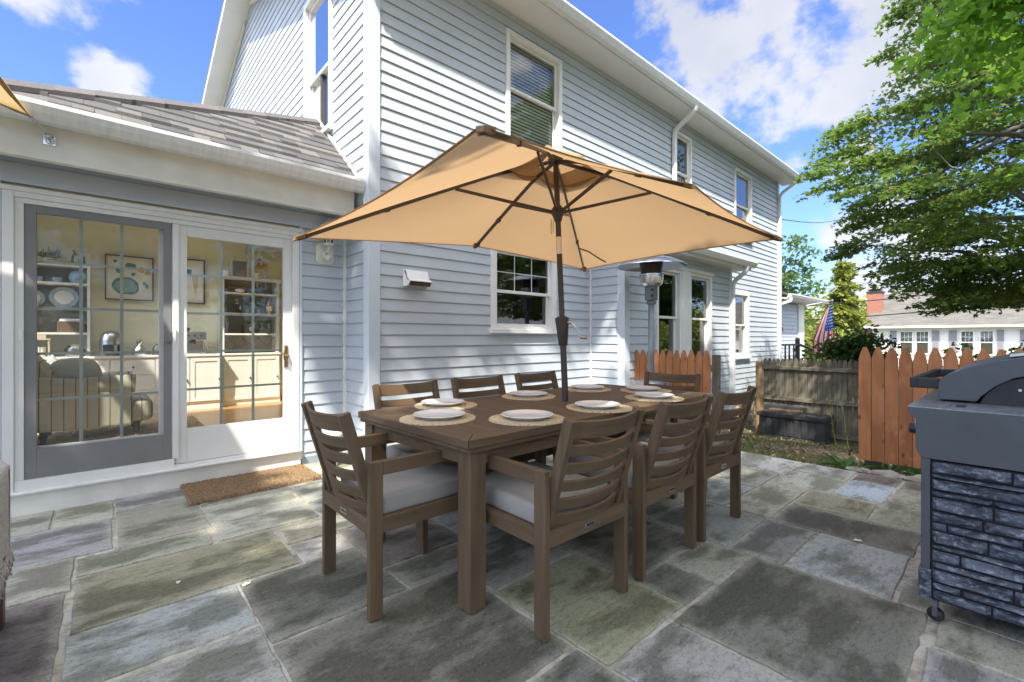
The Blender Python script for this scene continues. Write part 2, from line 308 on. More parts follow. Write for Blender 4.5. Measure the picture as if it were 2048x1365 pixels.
# ---------------------------------------------------------------- builders
def setp(o, label=None, cat=None, group=None, kind=None):
    if label: o['label'] = label
    if cat: o['category'] = cat
    if group: o['group'] = group
    if kind: o['kind'] = kind
    return o
OFF = {}
def thing(name, label, cat, loc=(0, 0, 0), rz=0, group=None, world=True):
    o = bpy.data.objects.new(name, None); COL.objects.link(o); o.location = loc; o.rotation_euler = (0, 0, rz)
    o.empty_display_size = .1
    setp(o, label, cat, group); OFF[o.name] = Vector(loc) if world else Vector((0, 0, 0)); return o
class MB:
    def __init__(s): s.v = []; s.f = []; s.m = []; s.c = []
    def add(s, vs, fs, mi=0, col=None):
        n = len(s.v); s.v += [tuple(x) for x in vs]
        for f in fs: s.f.append(tuple(i+n for i in f)); s.m.append(mi); s.c.append(col)
    def box(s, x0, x1, y0, y1, z0, z1, mi=0, col=None):
        if x0 > x1: x0, x1 = x1, x0
        if y0 > y1: y0, y1 = y1, y0
        if z0 > z1: z0, z1 = z1, z0
        s.add([(x0, y0, z0), (x1, y0, z0), (x1, y1, z0), (x0, y1, z0), (x0, y0, z1), (x1, y0, z1), (x1, y1, z1), (x0, y1, z1)],
              [(3, 2, 1, 0), (4, 5, 6, 7), (0, 1, 5, 4), (1, 2, 6, 5), (2, 3, 7, 6), (3, 0, 4, 7)], mi, col)
    def hexa(s, p, mi=0, col=None):   # 8 points: bottom ring, top ring
        s.add(p, [(3, 2, 1, 0), (4, 5, 6, 7), (0, 1, 5, 4), (1, 2, 6, 5), (2, 3, 7, 6), (3, 0, 4, 7)], mi, col)
    def bar(s, a, b, w, h, up=(0, 0, 1), mi=0):
        a = Vector(a); b = Vector(b); d = (b-a).normalized(); u = Vector(up)
        if abs(d.dot(u)) > .95: u = Vector((0, 1, 0))
        r = d.cross(u).normalized(); u = r.cross(d).normalized()
        ring = lambda p: [p-r*w/2-u*h/2, p+r*w/2-u*h/2, p+r*w/2+u*h/2, p-r*w/2+u*h/2]
        s.add(ring(a)+ring(b), [(0, 1, 2, 3), (7, 6, 5, 4), (0, 4, 5, 1), (1, 5, 6, 2), (2, 6, 7, 3), (3, 7, 4, 0)], mi)
    def tube(s, pts, rad, n=10, mi=0, cap=True):
        pts = [Vector(p) for p in pts]; rr = rad if isinstance(rad, (list, tuple)) else [rad]*len(pts)
        base = len(s.v); prev = None; vs = []
        for i, p in enumerate(pts):
            d = (pts[min(i+1, len(pts)-1)]-pts[max(i-1, 0)]).normalized()
            if prev is None:
                u = Vector((0, 0, 1)) if abs(d.z) < .9 else Vector((1, 0, 0)); r = d.cross(u).normalized()
            else: r = (prev-d*prev.dot(d)).normalized()
            prev = r; u = r.cross(d)
            for k in range(n):
                a = 2*math.pi*k/n; vs.append(p+(r*math.cos(a)+u*math.sin(a))*rr[i])
        fs = []
        for i in range(len(pts)-1):
            for k in range(n):
                k2 = (k+1) % n; fs.append((i*n+k, i*n+k2, (i+1)*n+k2, (i+1)*n+k))
        if cap: fs.append(tuple(range(n-1, -1, -1))); fs.append(tuple((len(pts)-1)*n+k for k in range(n)))
        s.add(vs, fs, mi)
    def lathe(s, prof, c=(0, 0, 0), n=24, mi=0, sx=1, sy=1):
        vs = []
        for r, z in prof:
            for k in range(n):
                a = 2*math.pi*k/n; vs.append((c[0]+r*sx*math.cos(a), c[1]+r*sy*math.sin(a), c[2]+z))
        fs = []
        for i in range(len(prof)-1):
            for k in range(n):
                k2 = (k+1) % n; fs.append((i*n+k, i*n+k2, (i+1)*n+k2, (i+1)*n+k))
        fs.append(tuple(range(n-1, -1, -1))); fs.append(tuple((len(prof)-1)*n+k for k in range(n)))
        s.add(vs, fs, mi)
    def prism(s, poly, axis, a, b, mi=0):   # poly in the two other axes
        def P(p, t):
            return {'x': (t, p[0], p[1]), 'y': (p[0], t, p[1]), 'z': (p[0], p[1], t)}[axis]
        n = len(poly); vs = [P(p, a) for p in poly]+[P(p, b) for p in poly]
        fs = [tuple(range(n-1, -1, -1)), tuple(range(n, 2*n))]+[(i, (i+1) % n, n+(i+1) % n, n+i) for i in range(n)]
        s.add(vs, fs, mi)
    def ball(s, c, r, n=14, mi=0, sx=1, sy=1, sz=1, squar=1):
        prof = []
        k = max(6, n//2)
        for i in range(k+1):
            a = -math.pi/2+math.pi*i/k; prof.append((max(.0005, math.cos(a)**squar)*r, math.sin(a)*r*sz))
        s.lathe(prof, c, n, mi, sx, sy)
    def build(s, name, mats, parent=None, smooth=False, bevel=0, seg=2, fix=False, rel=True, auto=None):
        off = Vector((0, 0, 0))
        if parent is not None: off = OFF.get(parent.name, Vector((0, 0, 0)))
        elif rel and s.v:
            a = np.array(s.v); off = Vector(((a[:, 0].min()+a[:, 0].max())/2, (a[:, 1].min()+a[:, 1].max())/2, a[:, 2].min()))
        me = bpy.data.meshes.new(name)
        if off.length: vs = (np.array(s.v)-np.array(off)).tolist()
        else: vs = s.v
        me.from_pydata(vs, [], s.f)
        if not isinstance(mats, (list, tuple)): mats = [mats]
        for m_ in mats: me.materials.append(M[m_] if isinstance(m_, str) else m_)
        me.polygons.foreach_set('material_index', s.m)
        if smooth: me.polygons.foreach_set('use_smooth', [True]*len(s.f))
        if any(c is not None for c in s.c):
            at = me.color_attributes.new('Col', 'FLOAT_COLOR', 'CORNER'); arr = []
            for p, c in zip(me.polygons, s.c):
                c = c or (.2, .2, .2)
                if isinstance(c, list):
                    for q in c: arr += list(q)
                else: arr += [c[0], c[1], c[2], 1]*p.loop_total
            at.data.foreach_set('color', arr)
        me.validate()
        if fix:
            bm = bmesh.new(); bm.from_mesh(me); bmesh.ops.recalc_face_normals(bm, faces=bm.faces); bm.to_mesh(me); bm.free()
        me.update()
        o = bpy.data.objects.new(name, me); COL.objects.link(o)
        if parent is not None: o.parent = parent; OFF[o.name] = off
        else: o.location = off; OFF[o.name] = off
        if bevel:
            bv = o.modifiers.new('bevel', 'BEVEL'); bv.width = bevel; bv.segments = seg; bv.limit_method = 'ANGLE'; bv.angle_limit = R(40)
        if auto:
            me.polygons.foreach_set('use_smooth', [True]*len(me.polygons)); me.set_sharp_from_angle(angle=R(auto))
        return o
def copy_thing(root, loc, rz, label, group=None):
    r = root.copy(); COL.objects.link(r); r.location = loc; r.rotation_euler = (0, 0, rz); r['label'] = label
    if group: r['group'] = group
    for ch in list(root.children):
        c = ch.copy(); COL.objects.link(c); c.parent = r
        for g in list(ch.children):
            d = g.copy(); COL.objects.link(d); d.parent = c
    return r
def plane_frame(p0, d, n):
    p0 = Vector((p0[0], p0[1], 0)); d = Vector((d[0], d[1], 0)).normalized(); n = Vector((n[0], n[1], 0)).normalized()
    return lambda a, o, z: p0+d*a+n*o+Vector((0, 0, z))
def fbox(mb, L, a0, a1, o0, o1, z0, z1, mi=0, col=None):
    mb.hexa([L(a0, o0, z0), L(a1, o0, z0), L(a1, o1, z0), L(a0, o1, z0), L(a0, o0, z1), L(a1, o0, z1), L(a1, o1, z1), L(a0, o1, z1)], mi, col)
EXPO = .112
def siding(mb, L, amin, amax, z0, z1, openings=(), dep=.014, expo=EXPO, zoff=0.0, lo=None, hi=None):
    """lapped courses; lo(z), hi(z): optional varying ends"""
    lo = lo or (lambda z: amin); hi = hi or (lambda z: amax)
    k = math.floor((z0-zoff)/expo); 
    while zoff+k*expo < z1:
        c0 = zoff+k*expo; c1 = c0+expo; k += 1
        zs = {max(c0, z0), min(c1, z1)}
        if z0 < c0+expo*.86 < z1: zs.add(c0+expo*.86)
        for (a0, a1, q0, q1) in openings:
            for q in (q0, q1):
                if c0 < q < c1: zs.add(q)
        zs = sorted(zs)
        prof = lambda z: (dep*(1-.8*(z-c0)/expo/.86) if z <= c0+expo*.861 else dep*.2-(dep*.2+.003)*((z-c0)/expo-.86)/.14)
        for s0, s1 in zip(zs[:-1], zs[1:]):
            if s1-s0 < 1e-5: continue
            zm = (s0+s1)/2
            segs = [(None, None)]
            cuts = sorted([(a0, a1) for (a0, a1, q0, q1) in openings if q0 <= zm <= q1])
            def emit(aL0, aL1, aR0, aR1):
                if aR0-aL0 < .002 and aR1-aL1 < .002: return
                mb.add([L(aL0, prof(s0), s0), L(aR0, prof(s0), s0), L(aR1, prof(s1), s1), L(aL1, prof(s1), s1)], [(0, 1, 2, 3)])
                if abs(s0-c0) < 1e-6:
                    mb.add([L(aL0, -.003, s0), L(aR0, -.003, s0), L(aR0, dep, s0), L(aL0, dep, s0)], [(0, 1, 2, 3)])
            cur0, cur1 = lo(s0), lo(s1)
            for a0, a1 in cuts:
                if a0 > max(cur0, cur1): emit(cur0, cur1, min(a0, hi(s0)), min(a0, hi(s1)))
                cur0 = max(cur0, a1); cur1 = max(cur1, a1)
            if cur0 < hi(s0) or cur1 < hi(s1): emit(cur0, cur1, max(hi(s0), cur0), max(hi(s1), cur1))
def window(parent, L, a0, a1, z0, z1, zm, blind=None, grid=None, cw=.075, label=None, depth=.05, shade='blindw', gm_='winglass'):
    """double-hung window: casing > sash, pane, blind"""
    f = MB(); o0, o1 = -.10, .035
    fbox(f, L, a0, a0+cw, o0, o1, z0+.03, z1); fbox(f, L, a1-cw, a1, o0, o1, z0+.03, z1)
    fbox(f, L, a0+cw, a1-cw, o0, o1, z1-cw, z1); fbox(f, L, a0-.02, a1+.02, o0, o1+.03, z0-.02, z0+.03); fbox(f, L, a0+cw, a1-cw, o0, o1-.01, z0+.03, z0+.06)
    w = f.build('window', 'trim', parent, bevel=.004)
    if label: w['label'] = label
    b0, b1, c0, c1 = a0+cw, a1-cw, z0+.06, z1-cw
    for (q0, q1, oo) in ((zm-.02, c1, -.012), (c0, zm+.02, -.045)):
        s = MB(); t = .035
        fbox(s, L, b0, b0+t, oo-.025, oo, q0, q1); fbox(s, L, b1-t, b1, oo-.025, oo, q0, q1)
        fbox(s, L, b0+t, b1-t, oo-.025, oo, q0, q0+t); fbox(s, L, b0+t, b1-t, oo-.025, oo, q1-t, q1)
        if grid and q1 == c1:
            nx, nz_ = grid
            for i in range(1, nx):
                x = b0+t+(b1-b0-2*t)*i/nx; fbox(s, L, x-.004, x+.004, oo-.018, oo-.008, q0+t, q1-t)
            for i in range(1, nz_):
                z = q0+t+(q1-q0-2*t)*i/nz_; fbox(s, L, b0+t, b1-t, oo-.0175, oo-.0085, z-.004, z+.004)
        s.build('sash', 'trim', w, bevel=.003)
        p = MB(); p.add([L(b0+t, oo-.013, q0+t), L(b1-t, oo-.013, q0+t), L(b1-t, oo-.013, q1-t), L(b0+t, oo-.013, q1-t)], [(0, 1, 2, 3)])
        p.build('pane', gm_, w)
    if blind is not None:
        s = MB(); z = c1
        while z > blind:
            s.add([L(b0, -.105, z), L(b1, -.105, z), L(b1, -.083, z-.043), L(b0, -.083, z-.043)], [(0, 1, 2, 3)]); z -= .042
        s.build('blind', shade, w)
    return w

# ================================================================ THE GROUND
def gz(x, y=0):
    if x < 5.05: return -.045
    if x < 9.9: return -.045-(x-5.05)/4.85*.69
    if x < 25: return -.735-(x-9.9)/15.1*.7
    return -1.435
gm = MB(); xs = [-400, -60, -10, -3, 2, 5.05, 5.5]+[6+i*.5 for i in range(9)]+[11, 13, 16, 20, 25, 40, 80, 200, 600]; ys = [-600, -80, -20, -8, -4, -2, 0, 1, 2, 3, 4.5, 8, 20, 60, 200, 700]
for i in range(len(xs)-1):
    for j in range(len(ys)-1):
        q = [(xs[i], ys[j]), (xs[i+1], ys[j]), (xs[i+1], ys[j+1]), (xs[i], ys[j+1])]
        gm.add([(x, y, gz(x)) for x, y in q], [(0, 1, 2, 3)])
setp(gm.build('ground', 'soil', smooth=True, rel=False), kind='structure')

# patio: mortar bed and individually laid stones
BL = (.32, .335, .325); LB = (.39, .405, .40); GG = (.37, .37, .295); LG = (.47, .465, .385); DK = (.195, .19, .158); PU = (.20, .165, .155); MG = (.28, .27, .18); GR = (.35, .345, .31); LP = (.52, .52, .475)
ST = [(-.82,-.24,4.09,4.5,LG),(-.22,.065,4.06,4.5,LG),(.09,.95,4.2,4.5,LB),(.97,1.40,4.17,4.5,GR),(1.43,1.83,4.05,4.53,GG),(.08,.52,3.45,4.17,GG),(-.82,.05,3.48,4.05,BL),
(-.82,-.11,3.03,3.46,LG),(-.09,.49,3.17,3.42,GG),(-1.3,-.13,2.15,3.00,PU),(-.09,.79,2.58,3.13,MG),(-.10,.485,2.16,2.555,LB),(-.11,.485,1.35,2.12,GR),(-1.3,-.13,1.2,2.12,BL),
(.54,1.10,3.17,3.87,LG),(.545,1.40,3.895,4.15,GG),(1.13,1.83,3.5,4.02,LG),(1.13,1.66,3.2,3.475,BL),(.82,1.60,2.85,3.145,LG),(.515,.79,3.16,3.145,BL),(.82,1.075,2.56,2.82,LP),(1.10,1.62,2.24,2.82,PU),
(.51,1.08,1.975,2.54,DK),(1.105,1.55,1.95,2.215,GG),(.51,1.365,1.17,1.945,DK),(1.39,1.95,1.015,1.66,MG),(1.97,2.24,1.01,1.26,DK),(2.27,2.675,1.005,1.26,GG),(1.82,2.675,.27,.975,DK),
(1.39,1.79,.25,.99,GR),(.80,1.365,.4,1.145,DK),(2.41,3.0,-.25,.23,GG),(2.12,2.385,-.5,.23,LB),(1.8,2.09,-.5,.245,GR),
(2.70,3.285,.84,1.11,GR),(2.70,3.285,.40,.815,LB),(2.70,3.30,-.1,.375,GR),(3.315,3.725,.40,1.10,DK),(3.755,4.16,.685,1.10,MG),(3.745,4.29,.1,.66,GG),(4.32,4.735,.1,.645,GG),
(4.22,4.735,.67,.96,(.42,.47,.54)),(4.76,5.03,.665,.95,PU),(4.76,5.03,.1,.64,PU),(3.32,4.15,1.125,1.405,LG),(4.175,4.66,.98,1.39,LG),(4.685,5.03,.975,1.39,LP),(4.44,5.03,1.42,2.25,LP),(3.92,4.41,1.42,1.88,GR),
(3.32,3.89,1.43,1.88,BL),(2.70,3.29,1.13,1.62,GR),(1.97,2.67,1.285,1.9,DK),(1.39,1.95,1.68,2.21,GR),(1.645,2.3,2.24,2.75,BL),(2.33,2.9,1.93,2.6,GG),(4.44,5.03,2.28,2.95,BL),(3.6,4.41,1.91,2.5,LG)]
ST = [s for s in ST if s[3]-s[2] > .05]
occ = set(); cs = .09; rs = random.Random(3)
for (x0, x1, y0, y1, c) in ST:
    for i in range(math.floor((x0+.02)/cs), math.floor((x1-.02)/cs)+1):
        for j in range(math.floor((y0+.02)/cs), math.floor((y1-.02)/cs)+1): occ.add((i, j))
free = lambda i, j: -22 <= i < 56 and -33 <= j < 49 and (i, j) not in occ
for j in range(-33, 49):
    for i in range(-22, 56):
        if not free(i, j): continue
        w = rs.randint(3, 8); h = rs.randint(3, 7); ww = 0
        while ww < w and free(i+ww, j): ww += 1
        hh = 1
        while hh < h and all(free(i+q, j+hh) for q in range(ww)): hh += 1
        for a in range(ww):
            for b_ in range(hh): occ.add((i+a, j+b_))
        ST.append((i*cs+.01, min(5.03, (i+ww)*cs-.012), j*cs+.01, min(4.5, (j+hh)*cs-.012), rs.choice([BL, GG, LG, DK, GR, GR, LB, PU, MG])))
pb = MB()
for (x0, x1, y0, y1, c) in ST:
    if x1-x0 < .03 or y1-y0 < .03: continue
    x0 -= .0035; x1 += .0035; y0 -= .0035; y1 += .0035
    k = rs.uniform(.88, 1.14); c = tuple(v_*k*rs.uniform(.97, 1.03) for v_ in c); pts = []
    def edge(ax, ay, bx, by):
        n = max(2, int(math.hypot(bx-ax, by-ay)/.07))
        for q in range(n):
            t = q/n; pts.append((ax+(bx-ax)*t+rs.gauss(0, .0028), ay+(by-ay)*t+rs.gauss(0, .0028)))
    j = lambda: rs.uniform(-.005, .005)
    cn = [(x0+j(), y0+j()), (x1+j(), y0+j()), (x1+j(), y1+j()), (x0+j(), y1+j())]
    for q in range(4): edge(*cn[q], *cn[(q+1) % 4])
    n = len(pts); mx_, my_ = (x0+x1)/2, (y0+y1)/2; dz = rs.uniform(-.002, .002); tx, ty = rs.uniform(-.002, .002), rs.uniform(-.002, .002)
    vs = []
    for ins, z in ((-.002, -.02), (0, -.004), (.004, 0), (.05, 0.0)):
        for (x, y) in pts:
            dx = (x-mx_); dy = (y-my_); sx_ = 1-ins/max(.05, (x1-x0)/2); sy_ = 1-ins/max(.05, (y1-y0)/2)
            vs.append((mx_+dx*sx_, my_+dy*sy_, z+dz+(tx*dx+ty*dy if z == 0 or z == -.004 else 0)))
    fs = [(a*n+q, a*n+(q+1) % n, (a+1)*n+(q+1) % n, (a+1)*n+q) for a in range(3) for q in range(n)]+[tuple(3*n+q for q in range(n))]
    al = [rs.uniform(0, .8) for _ in range(n)]; n_0 = len(pb.f); pb.add(vs, fs, 0, c)
    for a in range(3):
        for q in range(n):
            A_ = lambda lev, k_: c+(al[k_ % n] if lev < 3 else 1.0,)
            pb.c[n_0+a*n+q] = [A_(a, q), A_(a, q+1), A_(a+1, q+1), A_(a+1, q)]
pa = pb.build('patio', 'flag', rel=False); setp(pa, kind='structure')
jb = MB(); jb.box(-2.2, 5.045, -3.2, 4.52, -.2, -.0085); setp(jb.build('patio_mortar', 'joint', rel=False), kind='structure')

# ================================================================ THE HOUSE
YM, XG, YD, YB, XB = 3.99, 1.84, 4.55, 3.44, 5.06
ZS = 5.04
house = thing('house', 'two storey pale blue grey vinyl sided house with low extension and glass sliding doors', 'house', (1.84, 3.99, 0))
LM = plane_frame((0, YM), (1, 0), (0, -1)); LDo = plane_frame((0, YD), (1, 0), (0, -1)); LG_ = plane_frame((XG, 0), (0, 1), (-1, 0))
LB_ = plane_frame((0, YB), (1, 0), (0, -1)); LBs = plane_frame((XB, 0), (0, 1), (-1, 0))
LR = plane_frame((12.41, 0), (0, 1), (1, 0))
XR = 12.41
# window rectangles (outer casing)
W1 = (3.26, 4.33, 1.27, 2.28); W2 = (3.48, 4.44, 3.0, 4.78); W3 = (7.30, 7.93, 3.55, 4.78); W4 = (9.80, 10.70, 3.30, 4.745); WR = (9.70, 10.56, .77, 2.20)
inn = lambda w, k=.03: (w[0]+k, w[1]-k, w[2]+k, w[3]-k)
mb = MB(); siding(mb, LM, XG+.09, XR-.06, -.14, ZS, [inn(W1), inn(W2), inn(W3), inn(W4), inn(WR), (XB+.02, 8.30, -1, 2.45)])
mb.build('siding_wall', 'siding', house)
# gable wall (faces -X), above the extension roof; ridge at y 8.37
rf = lambda z: 0
RZ = lambda y: 5.10+.37*(y-3.6) if y < 8.37 else 6.87-.37*(y-8.37)
GW = (4.87, 5.73, 3.42, 5.15)
def glo(z):   # lower-left bound: front wall, then the extension roof line up to its hip
    return YM+.09
def ghi(z):
    if z < 5.2: return 13.1
    return 8.37+(6.87-z)/.37
def glo2(z): return YM+.09 if z < 5.0 else max(YM+.09, 3.6+(z-5.05)/.37)
mb = MB(); siding(mb, LG_, 0, 0, -.14, 6.86, [inn(GW), (YD+.0, 30, -1, 2.62)], lo=glo2, hi=ghi, dep=.010)
mb.build('siding_wall', 'siding', house)
mb = MB(); siding(mb, LDo, 1.415, XG-.015, .07, 2.40); mb.build('siding_wall', 'siding', house); mb = MB(); siding(mb, LDo, -.85, -.50, .07, 2.40); mb.build('siding_wall', 'siding', house)
# bay: side and front
BW1 = (5.80, 6.50, .55, 2.215); BW2 = (6.76, 7.52, .55, 2.215)
mb = MB(); siding(mb, LBs, YB+.09, YM-.015, -.14, 2.52); mb.build('siding_wall', 'siding', house)
mb = MB(); siding(mb, LB_, XB+.09, 8.28, -.14, 2.42, [(5.83, 7.49, .58, 2.185)]); mb.build('siding_wall', 'siding', house)
mb = MB(); siding(mb, LR, YM+.09, 13.1, -.3, 5.1); mb.build('siding_wall', 'siding', house)
mb = MB(); mb.box(8.30, 8.34, YB+.02, YM, -.14, 2.45); mb.box(XG, XR, 13.1, 13.15, -.7, 5.1); mb.build('rear_wall', 'siding', house); mb = MB(); mb.prism([(4.0, 5.08), (13.1, 5.0), (8.37, 6.78)], 'x', XR-.05, XR); mb.build('rear_wall', 'siding', house)
# corner posts and J-channels
def corner(L1, a, L2, b, z0, z1, w=.085, o=.022):
    m_ = MB()
    return m_
mb = MB(); mb.prism([(XG-.024, YM-.024), (XG+.09, YM-.024), (XG+.09, YM), (XG, YM), (XG, YM+.09), (XG-.024, YM+.09)], 'z', -.13, 5.02); mb.build('corner_post', 'trimb', house, bevel=.003)
mb = MB(); mb.prism([(XB-.024, YB-.024), (XB+.09, YB-.024), (XB+.09, YB), (XB, YB), (XB, YB+.09), (XB-.024, YB+.09)], 'z', -.13, 2.40); mb.build('corner_post', 'trimb', house, bevel=.003)
mb = MB(); mb.prism([(XR-.075, YM-.024), (XR+.024, YM-.024), (XR+.024, YM+.09), (XR, YM+.09), (XR, YM), (XR-.075, YM)], 'z', -.13, 5.0); mb.build('corner_post', 'trim', house, bevel=.003)
mb = MB(); mb.box(XG-.03, XG-.001, YD-.03, YD-.001, .05, 2.42); mb.build('corner_trim', 'trim', house, bevel=.002)
mb = MB(); mb.box(XB-.03, XB-.001, YM-.03, YM-.001, -.13, 2.42); mb.build('corner_trim', 'trim', house, bevel=.002)
mb = MB(); mb.box(8.25, 8.33, YB-.024, YB+.0, -.13, 2.40); mb.build('corner_post', 'trim', house, bevel=.003)
# foundation: rubble stone
mb = MB(); mb.box(XG+.02, XR-.02, YM+.03, YM+.3, -1.2, -.14); mb.box(XB+.02, 8.3, YB+.03, YM+.03, -1.0, -.145)
rf_ = random.Random(5)
for i in range(150):
    x = rf_.uniform(8.4, XR-.1); z = rf_.uniform(-1.0, -.2); r = rf_.uniform(.07, .16); mb.ball((x, YM+.04, z), r, 9, 0, 1.2, .35, .75)
mb.build('foundation', 'stonef', house)
# windows
window(house, LM, *W1, 1.74, grid=(3, 2)); window(house, LM, *W2, 4.14, blind=3.1, cw=.06, gm_='winglass2'); window(house, LM, *W3, 4.10, cw=.05); window(house, LM, *W4, 4.02, cw=.055)
window(house, LM, *WR, 1.47, cw=.10); window(house, LG_, *GW, 4.21, blind=3.5, cw=.06, gm_='winglass2')  # gable blind is added, pale slats stand in for the reflected sky
window(house, LB_, *BW1, 1.50, cw=.055); window(house, LB_, *BW2, 1.50, cw=.055)
mb = MB(); fbox(mb, LB_, 6.50, 6.76, -.05, .05, .55, 2.23); fbox(mb, LB_, 5.76, 7.56, -.02, .06, 2.21, 2.26); mb.build('window_mullion', 'trim', house, bevel=.004)
# near-black sheets stand in for the unlit rooms behind the windows
mb = MB(); mb.box(XG+.03, XR-.03, 5.3, 5.35, -.1, 5.0); mb.box(XG+.03, XR-.03, YM+.35, 5.3, 2.55, 2.6); mb.box(XG+.03, XR-.03, YM+.35, 5.3, -.12, -.08); mb.box(3.0, 3.03, 5.3, 12.9, -.1, 5.0); mb.build('inner_wall', 'dark', house)
# main roof, soffit, fascia, gutters
mb = MB()
def roofslab(y0, y1, x0, x1, t=.09):
    mb.hexa([(x0, y0, RZ(y0)-t), (x1, y0, RZ(y0)-t), (x1, y1, RZ(y1)-t), (x0, y1, RZ(y1)-t), (x0, y0, RZ(y0)), (x1, y0, RZ(y0)), (x1, y1, RZ(y1)), (x0, y1, RZ(y1))], 0, (.12, .12, .125))
roofslab(3.60, 8.37, 1.50, 12.75); roofslab(8.37, 13.5, 1.50, 12.75)
mb.build('roof', 'shingle', house)
mb = MB(); mb.box(XG-.02, 12.72, 3.64, YM, 5.00, 5.03)
for i in range(30):
    x = XG+i*.366; mb.box(x, x+.004, 3.645, YM-.01, 4.9985, 5.0)
mb.build('soffit', 'soffit', house)
mb = MB()   # rake soffit + rake board on the gable
for (ya, yb) in ((3.60, 8.37), (8.37, 13.5)):
    za, zb = RZ(ya)-.16, RZ(yb)-.16
    mb.hexa([(1.53, ya, za), (XG+.0, ya, za), (XG+.0, yb, zb), (1.53, yb, zb), (1.53, ya, za+.02), (XG+.0, ya, za+.02), (XG+.0, yb, zb+.02), (1.53, yb, zb+.02)])
    mb.hexa([(1.50, ya, za-.03), (1.53, ya, za-.03), (1.53, yb, zb-.03), (1.50, yb, zb-.03), (1.50, ya, za+.065), (1.53, ya, za+.065), (1.53, yb, zb+.065), (1.50, yb, zb+.065)])
    mb.hexa([(XG-.035, ya+.4, RZ(ya+.4)-.26), (XG-.012, ya+.4, RZ(ya+.4)-.26), (XG-.012, yb, zb-.10), (XG-.035, yb, zb-.10), (XG-.035, ya+.4, RZ(ya+.4)-.165), (XG-.012, ya+.4, RZ(ya+.4)-.165), (XG-.012, yb, zb-.005), (XG-.035, yb, zb-.005)])
mb.build('rake_board', 'trim', house)
mb = MB(); mb.box(1.53, 12.72, 3.615, 3.64, 4.97, 5.10); mb.build('fascia', 'trim', house)
def gutter(parent, x0, x1, yb, zt, name='gutter', w=.11, h=.10, mat='gutter'):
    g = MB(); y0 = yb-w
    pr = [(yb, zt), (yb, zt-h), (yb-.07, zt-h), (y0+.018, zt-h*.62), (y0, zt-h*.25), (y0, zt), (y0+.012, zt), (y0+.012, zt-.012), (y0+.008, zt-.02), (y0+.008, zt-h*.25), (y0+.026, zt-h*.58), (yb-.066, zt-h+.008), (yb-.006, zt-h+.008), (yb-.006, zt)]
    g.prism(pr, 'x', x0, x1); g.prism([(p[0], p[1]) for p in pr[:6]], 'x', x0-.003, x0); g.prism([(p[0], p[1]) for p in pr[:6]], 'x', x1, x1+.003)
    return g.build(name, mat, parent, fix=True)
gutter(house, 1.50, 12.78, 3.614, 5.09)
def downspout(parent, pts, w=.075, h=.055, up=(1, 0, 0)):
    g = MB(); pts = [Vector(p) for p in pts]
    # round the elbows
    q = [pts[0]]
    for i in range(1, len(pts)-1):
        a = (pts[i-1]-pts[i]).normalized()*.07; b_ = (pts[i+1]-pts[i]).normalized()*.07
        q += [pts[i]+a, pts[i]+a*.3+b_*.3, pts[i]+b_]
    q.append(pts[-1]); n = len(q); vs = []
    for i, p in enumerate(q):
        d = (q[min(i+1, n-1)]-q[max(i-1, 0)]).normalized(); r = Vector(up); u = r.cross(d).normalized()
        for sx, sy in ((-1, -1), (1, -1), (1, 1), (-1, 1)): vs.append(p+r*sx*w/2+u*sy*h/2)
    fs = [(i*4+k, i*4+(k+1) % 4, (i+1)*4+(k+1) % 4, (i+1)*4+k) for i in range(n-1) for k in range(4)]+[(3, 2, 1, 0), tuple((n-1)*4+k for k in range(4))]
    g.add(vs, fs); d_ = g.build('downspout', 'gutter', parent, bevel=.008, fix=True); return d_
downspout(house, [(7.26, 3.56, 5.0), (7.26, 3.56, 4.93), (7.26, 3.93, 4.72), (7.26, 3.93, 2.62)])
downspout(house, [(12.36, 3.56, 5.0), (12.36, 3.56, 4.93), (12.36, 3.93, 4.70), (12.36, 3.93, -.7)])
# bay roof
def shed(parent, x0, x1, y0, y1, z0, z1, name, col=(.12, .12, .125)):
    m_ = MB(); m_.hexa([(x0, y0, z0-.06), (x1, y0, z0-.06), (x1, y1, z1-.06), (x0, y1, z1-.06), (x0, y0, z0), (x1, y0, z0), (x1, y1, z1), (x0, y1, z1)], 0, col)
    return m_.build(name, 'shingle', parent)
shed(house, XB-.22, 8.62, YB-.24, YM-.002, 2.54, 2.86, 'bay_roof')
mb = MB(); mb.box(XB-.2, 8.6, YB-.22, YM-.016, 2.40, 2.425); mb.box(XB-.2, 8.6, YB-.24, YB-.215, 2.39, 2.52)
mb.prism([(YB-.22, 2.425), (YM-.016, 2.425), (YM-.016, 2.80), (YB-.22, 2.49)], 'x', XB-.20, XB-.17); mb.build('bay_soffit', 'soffit', house)
gutter(house, XB-.22, 8.62, YB-.242, 2.53)
downspout(house, [(8.30, YB-.29, 2.43), (8.30, YB-.29, 2.36), (8.30, YB-.05, 2.18), (8.30, YB-.05, -.4)])
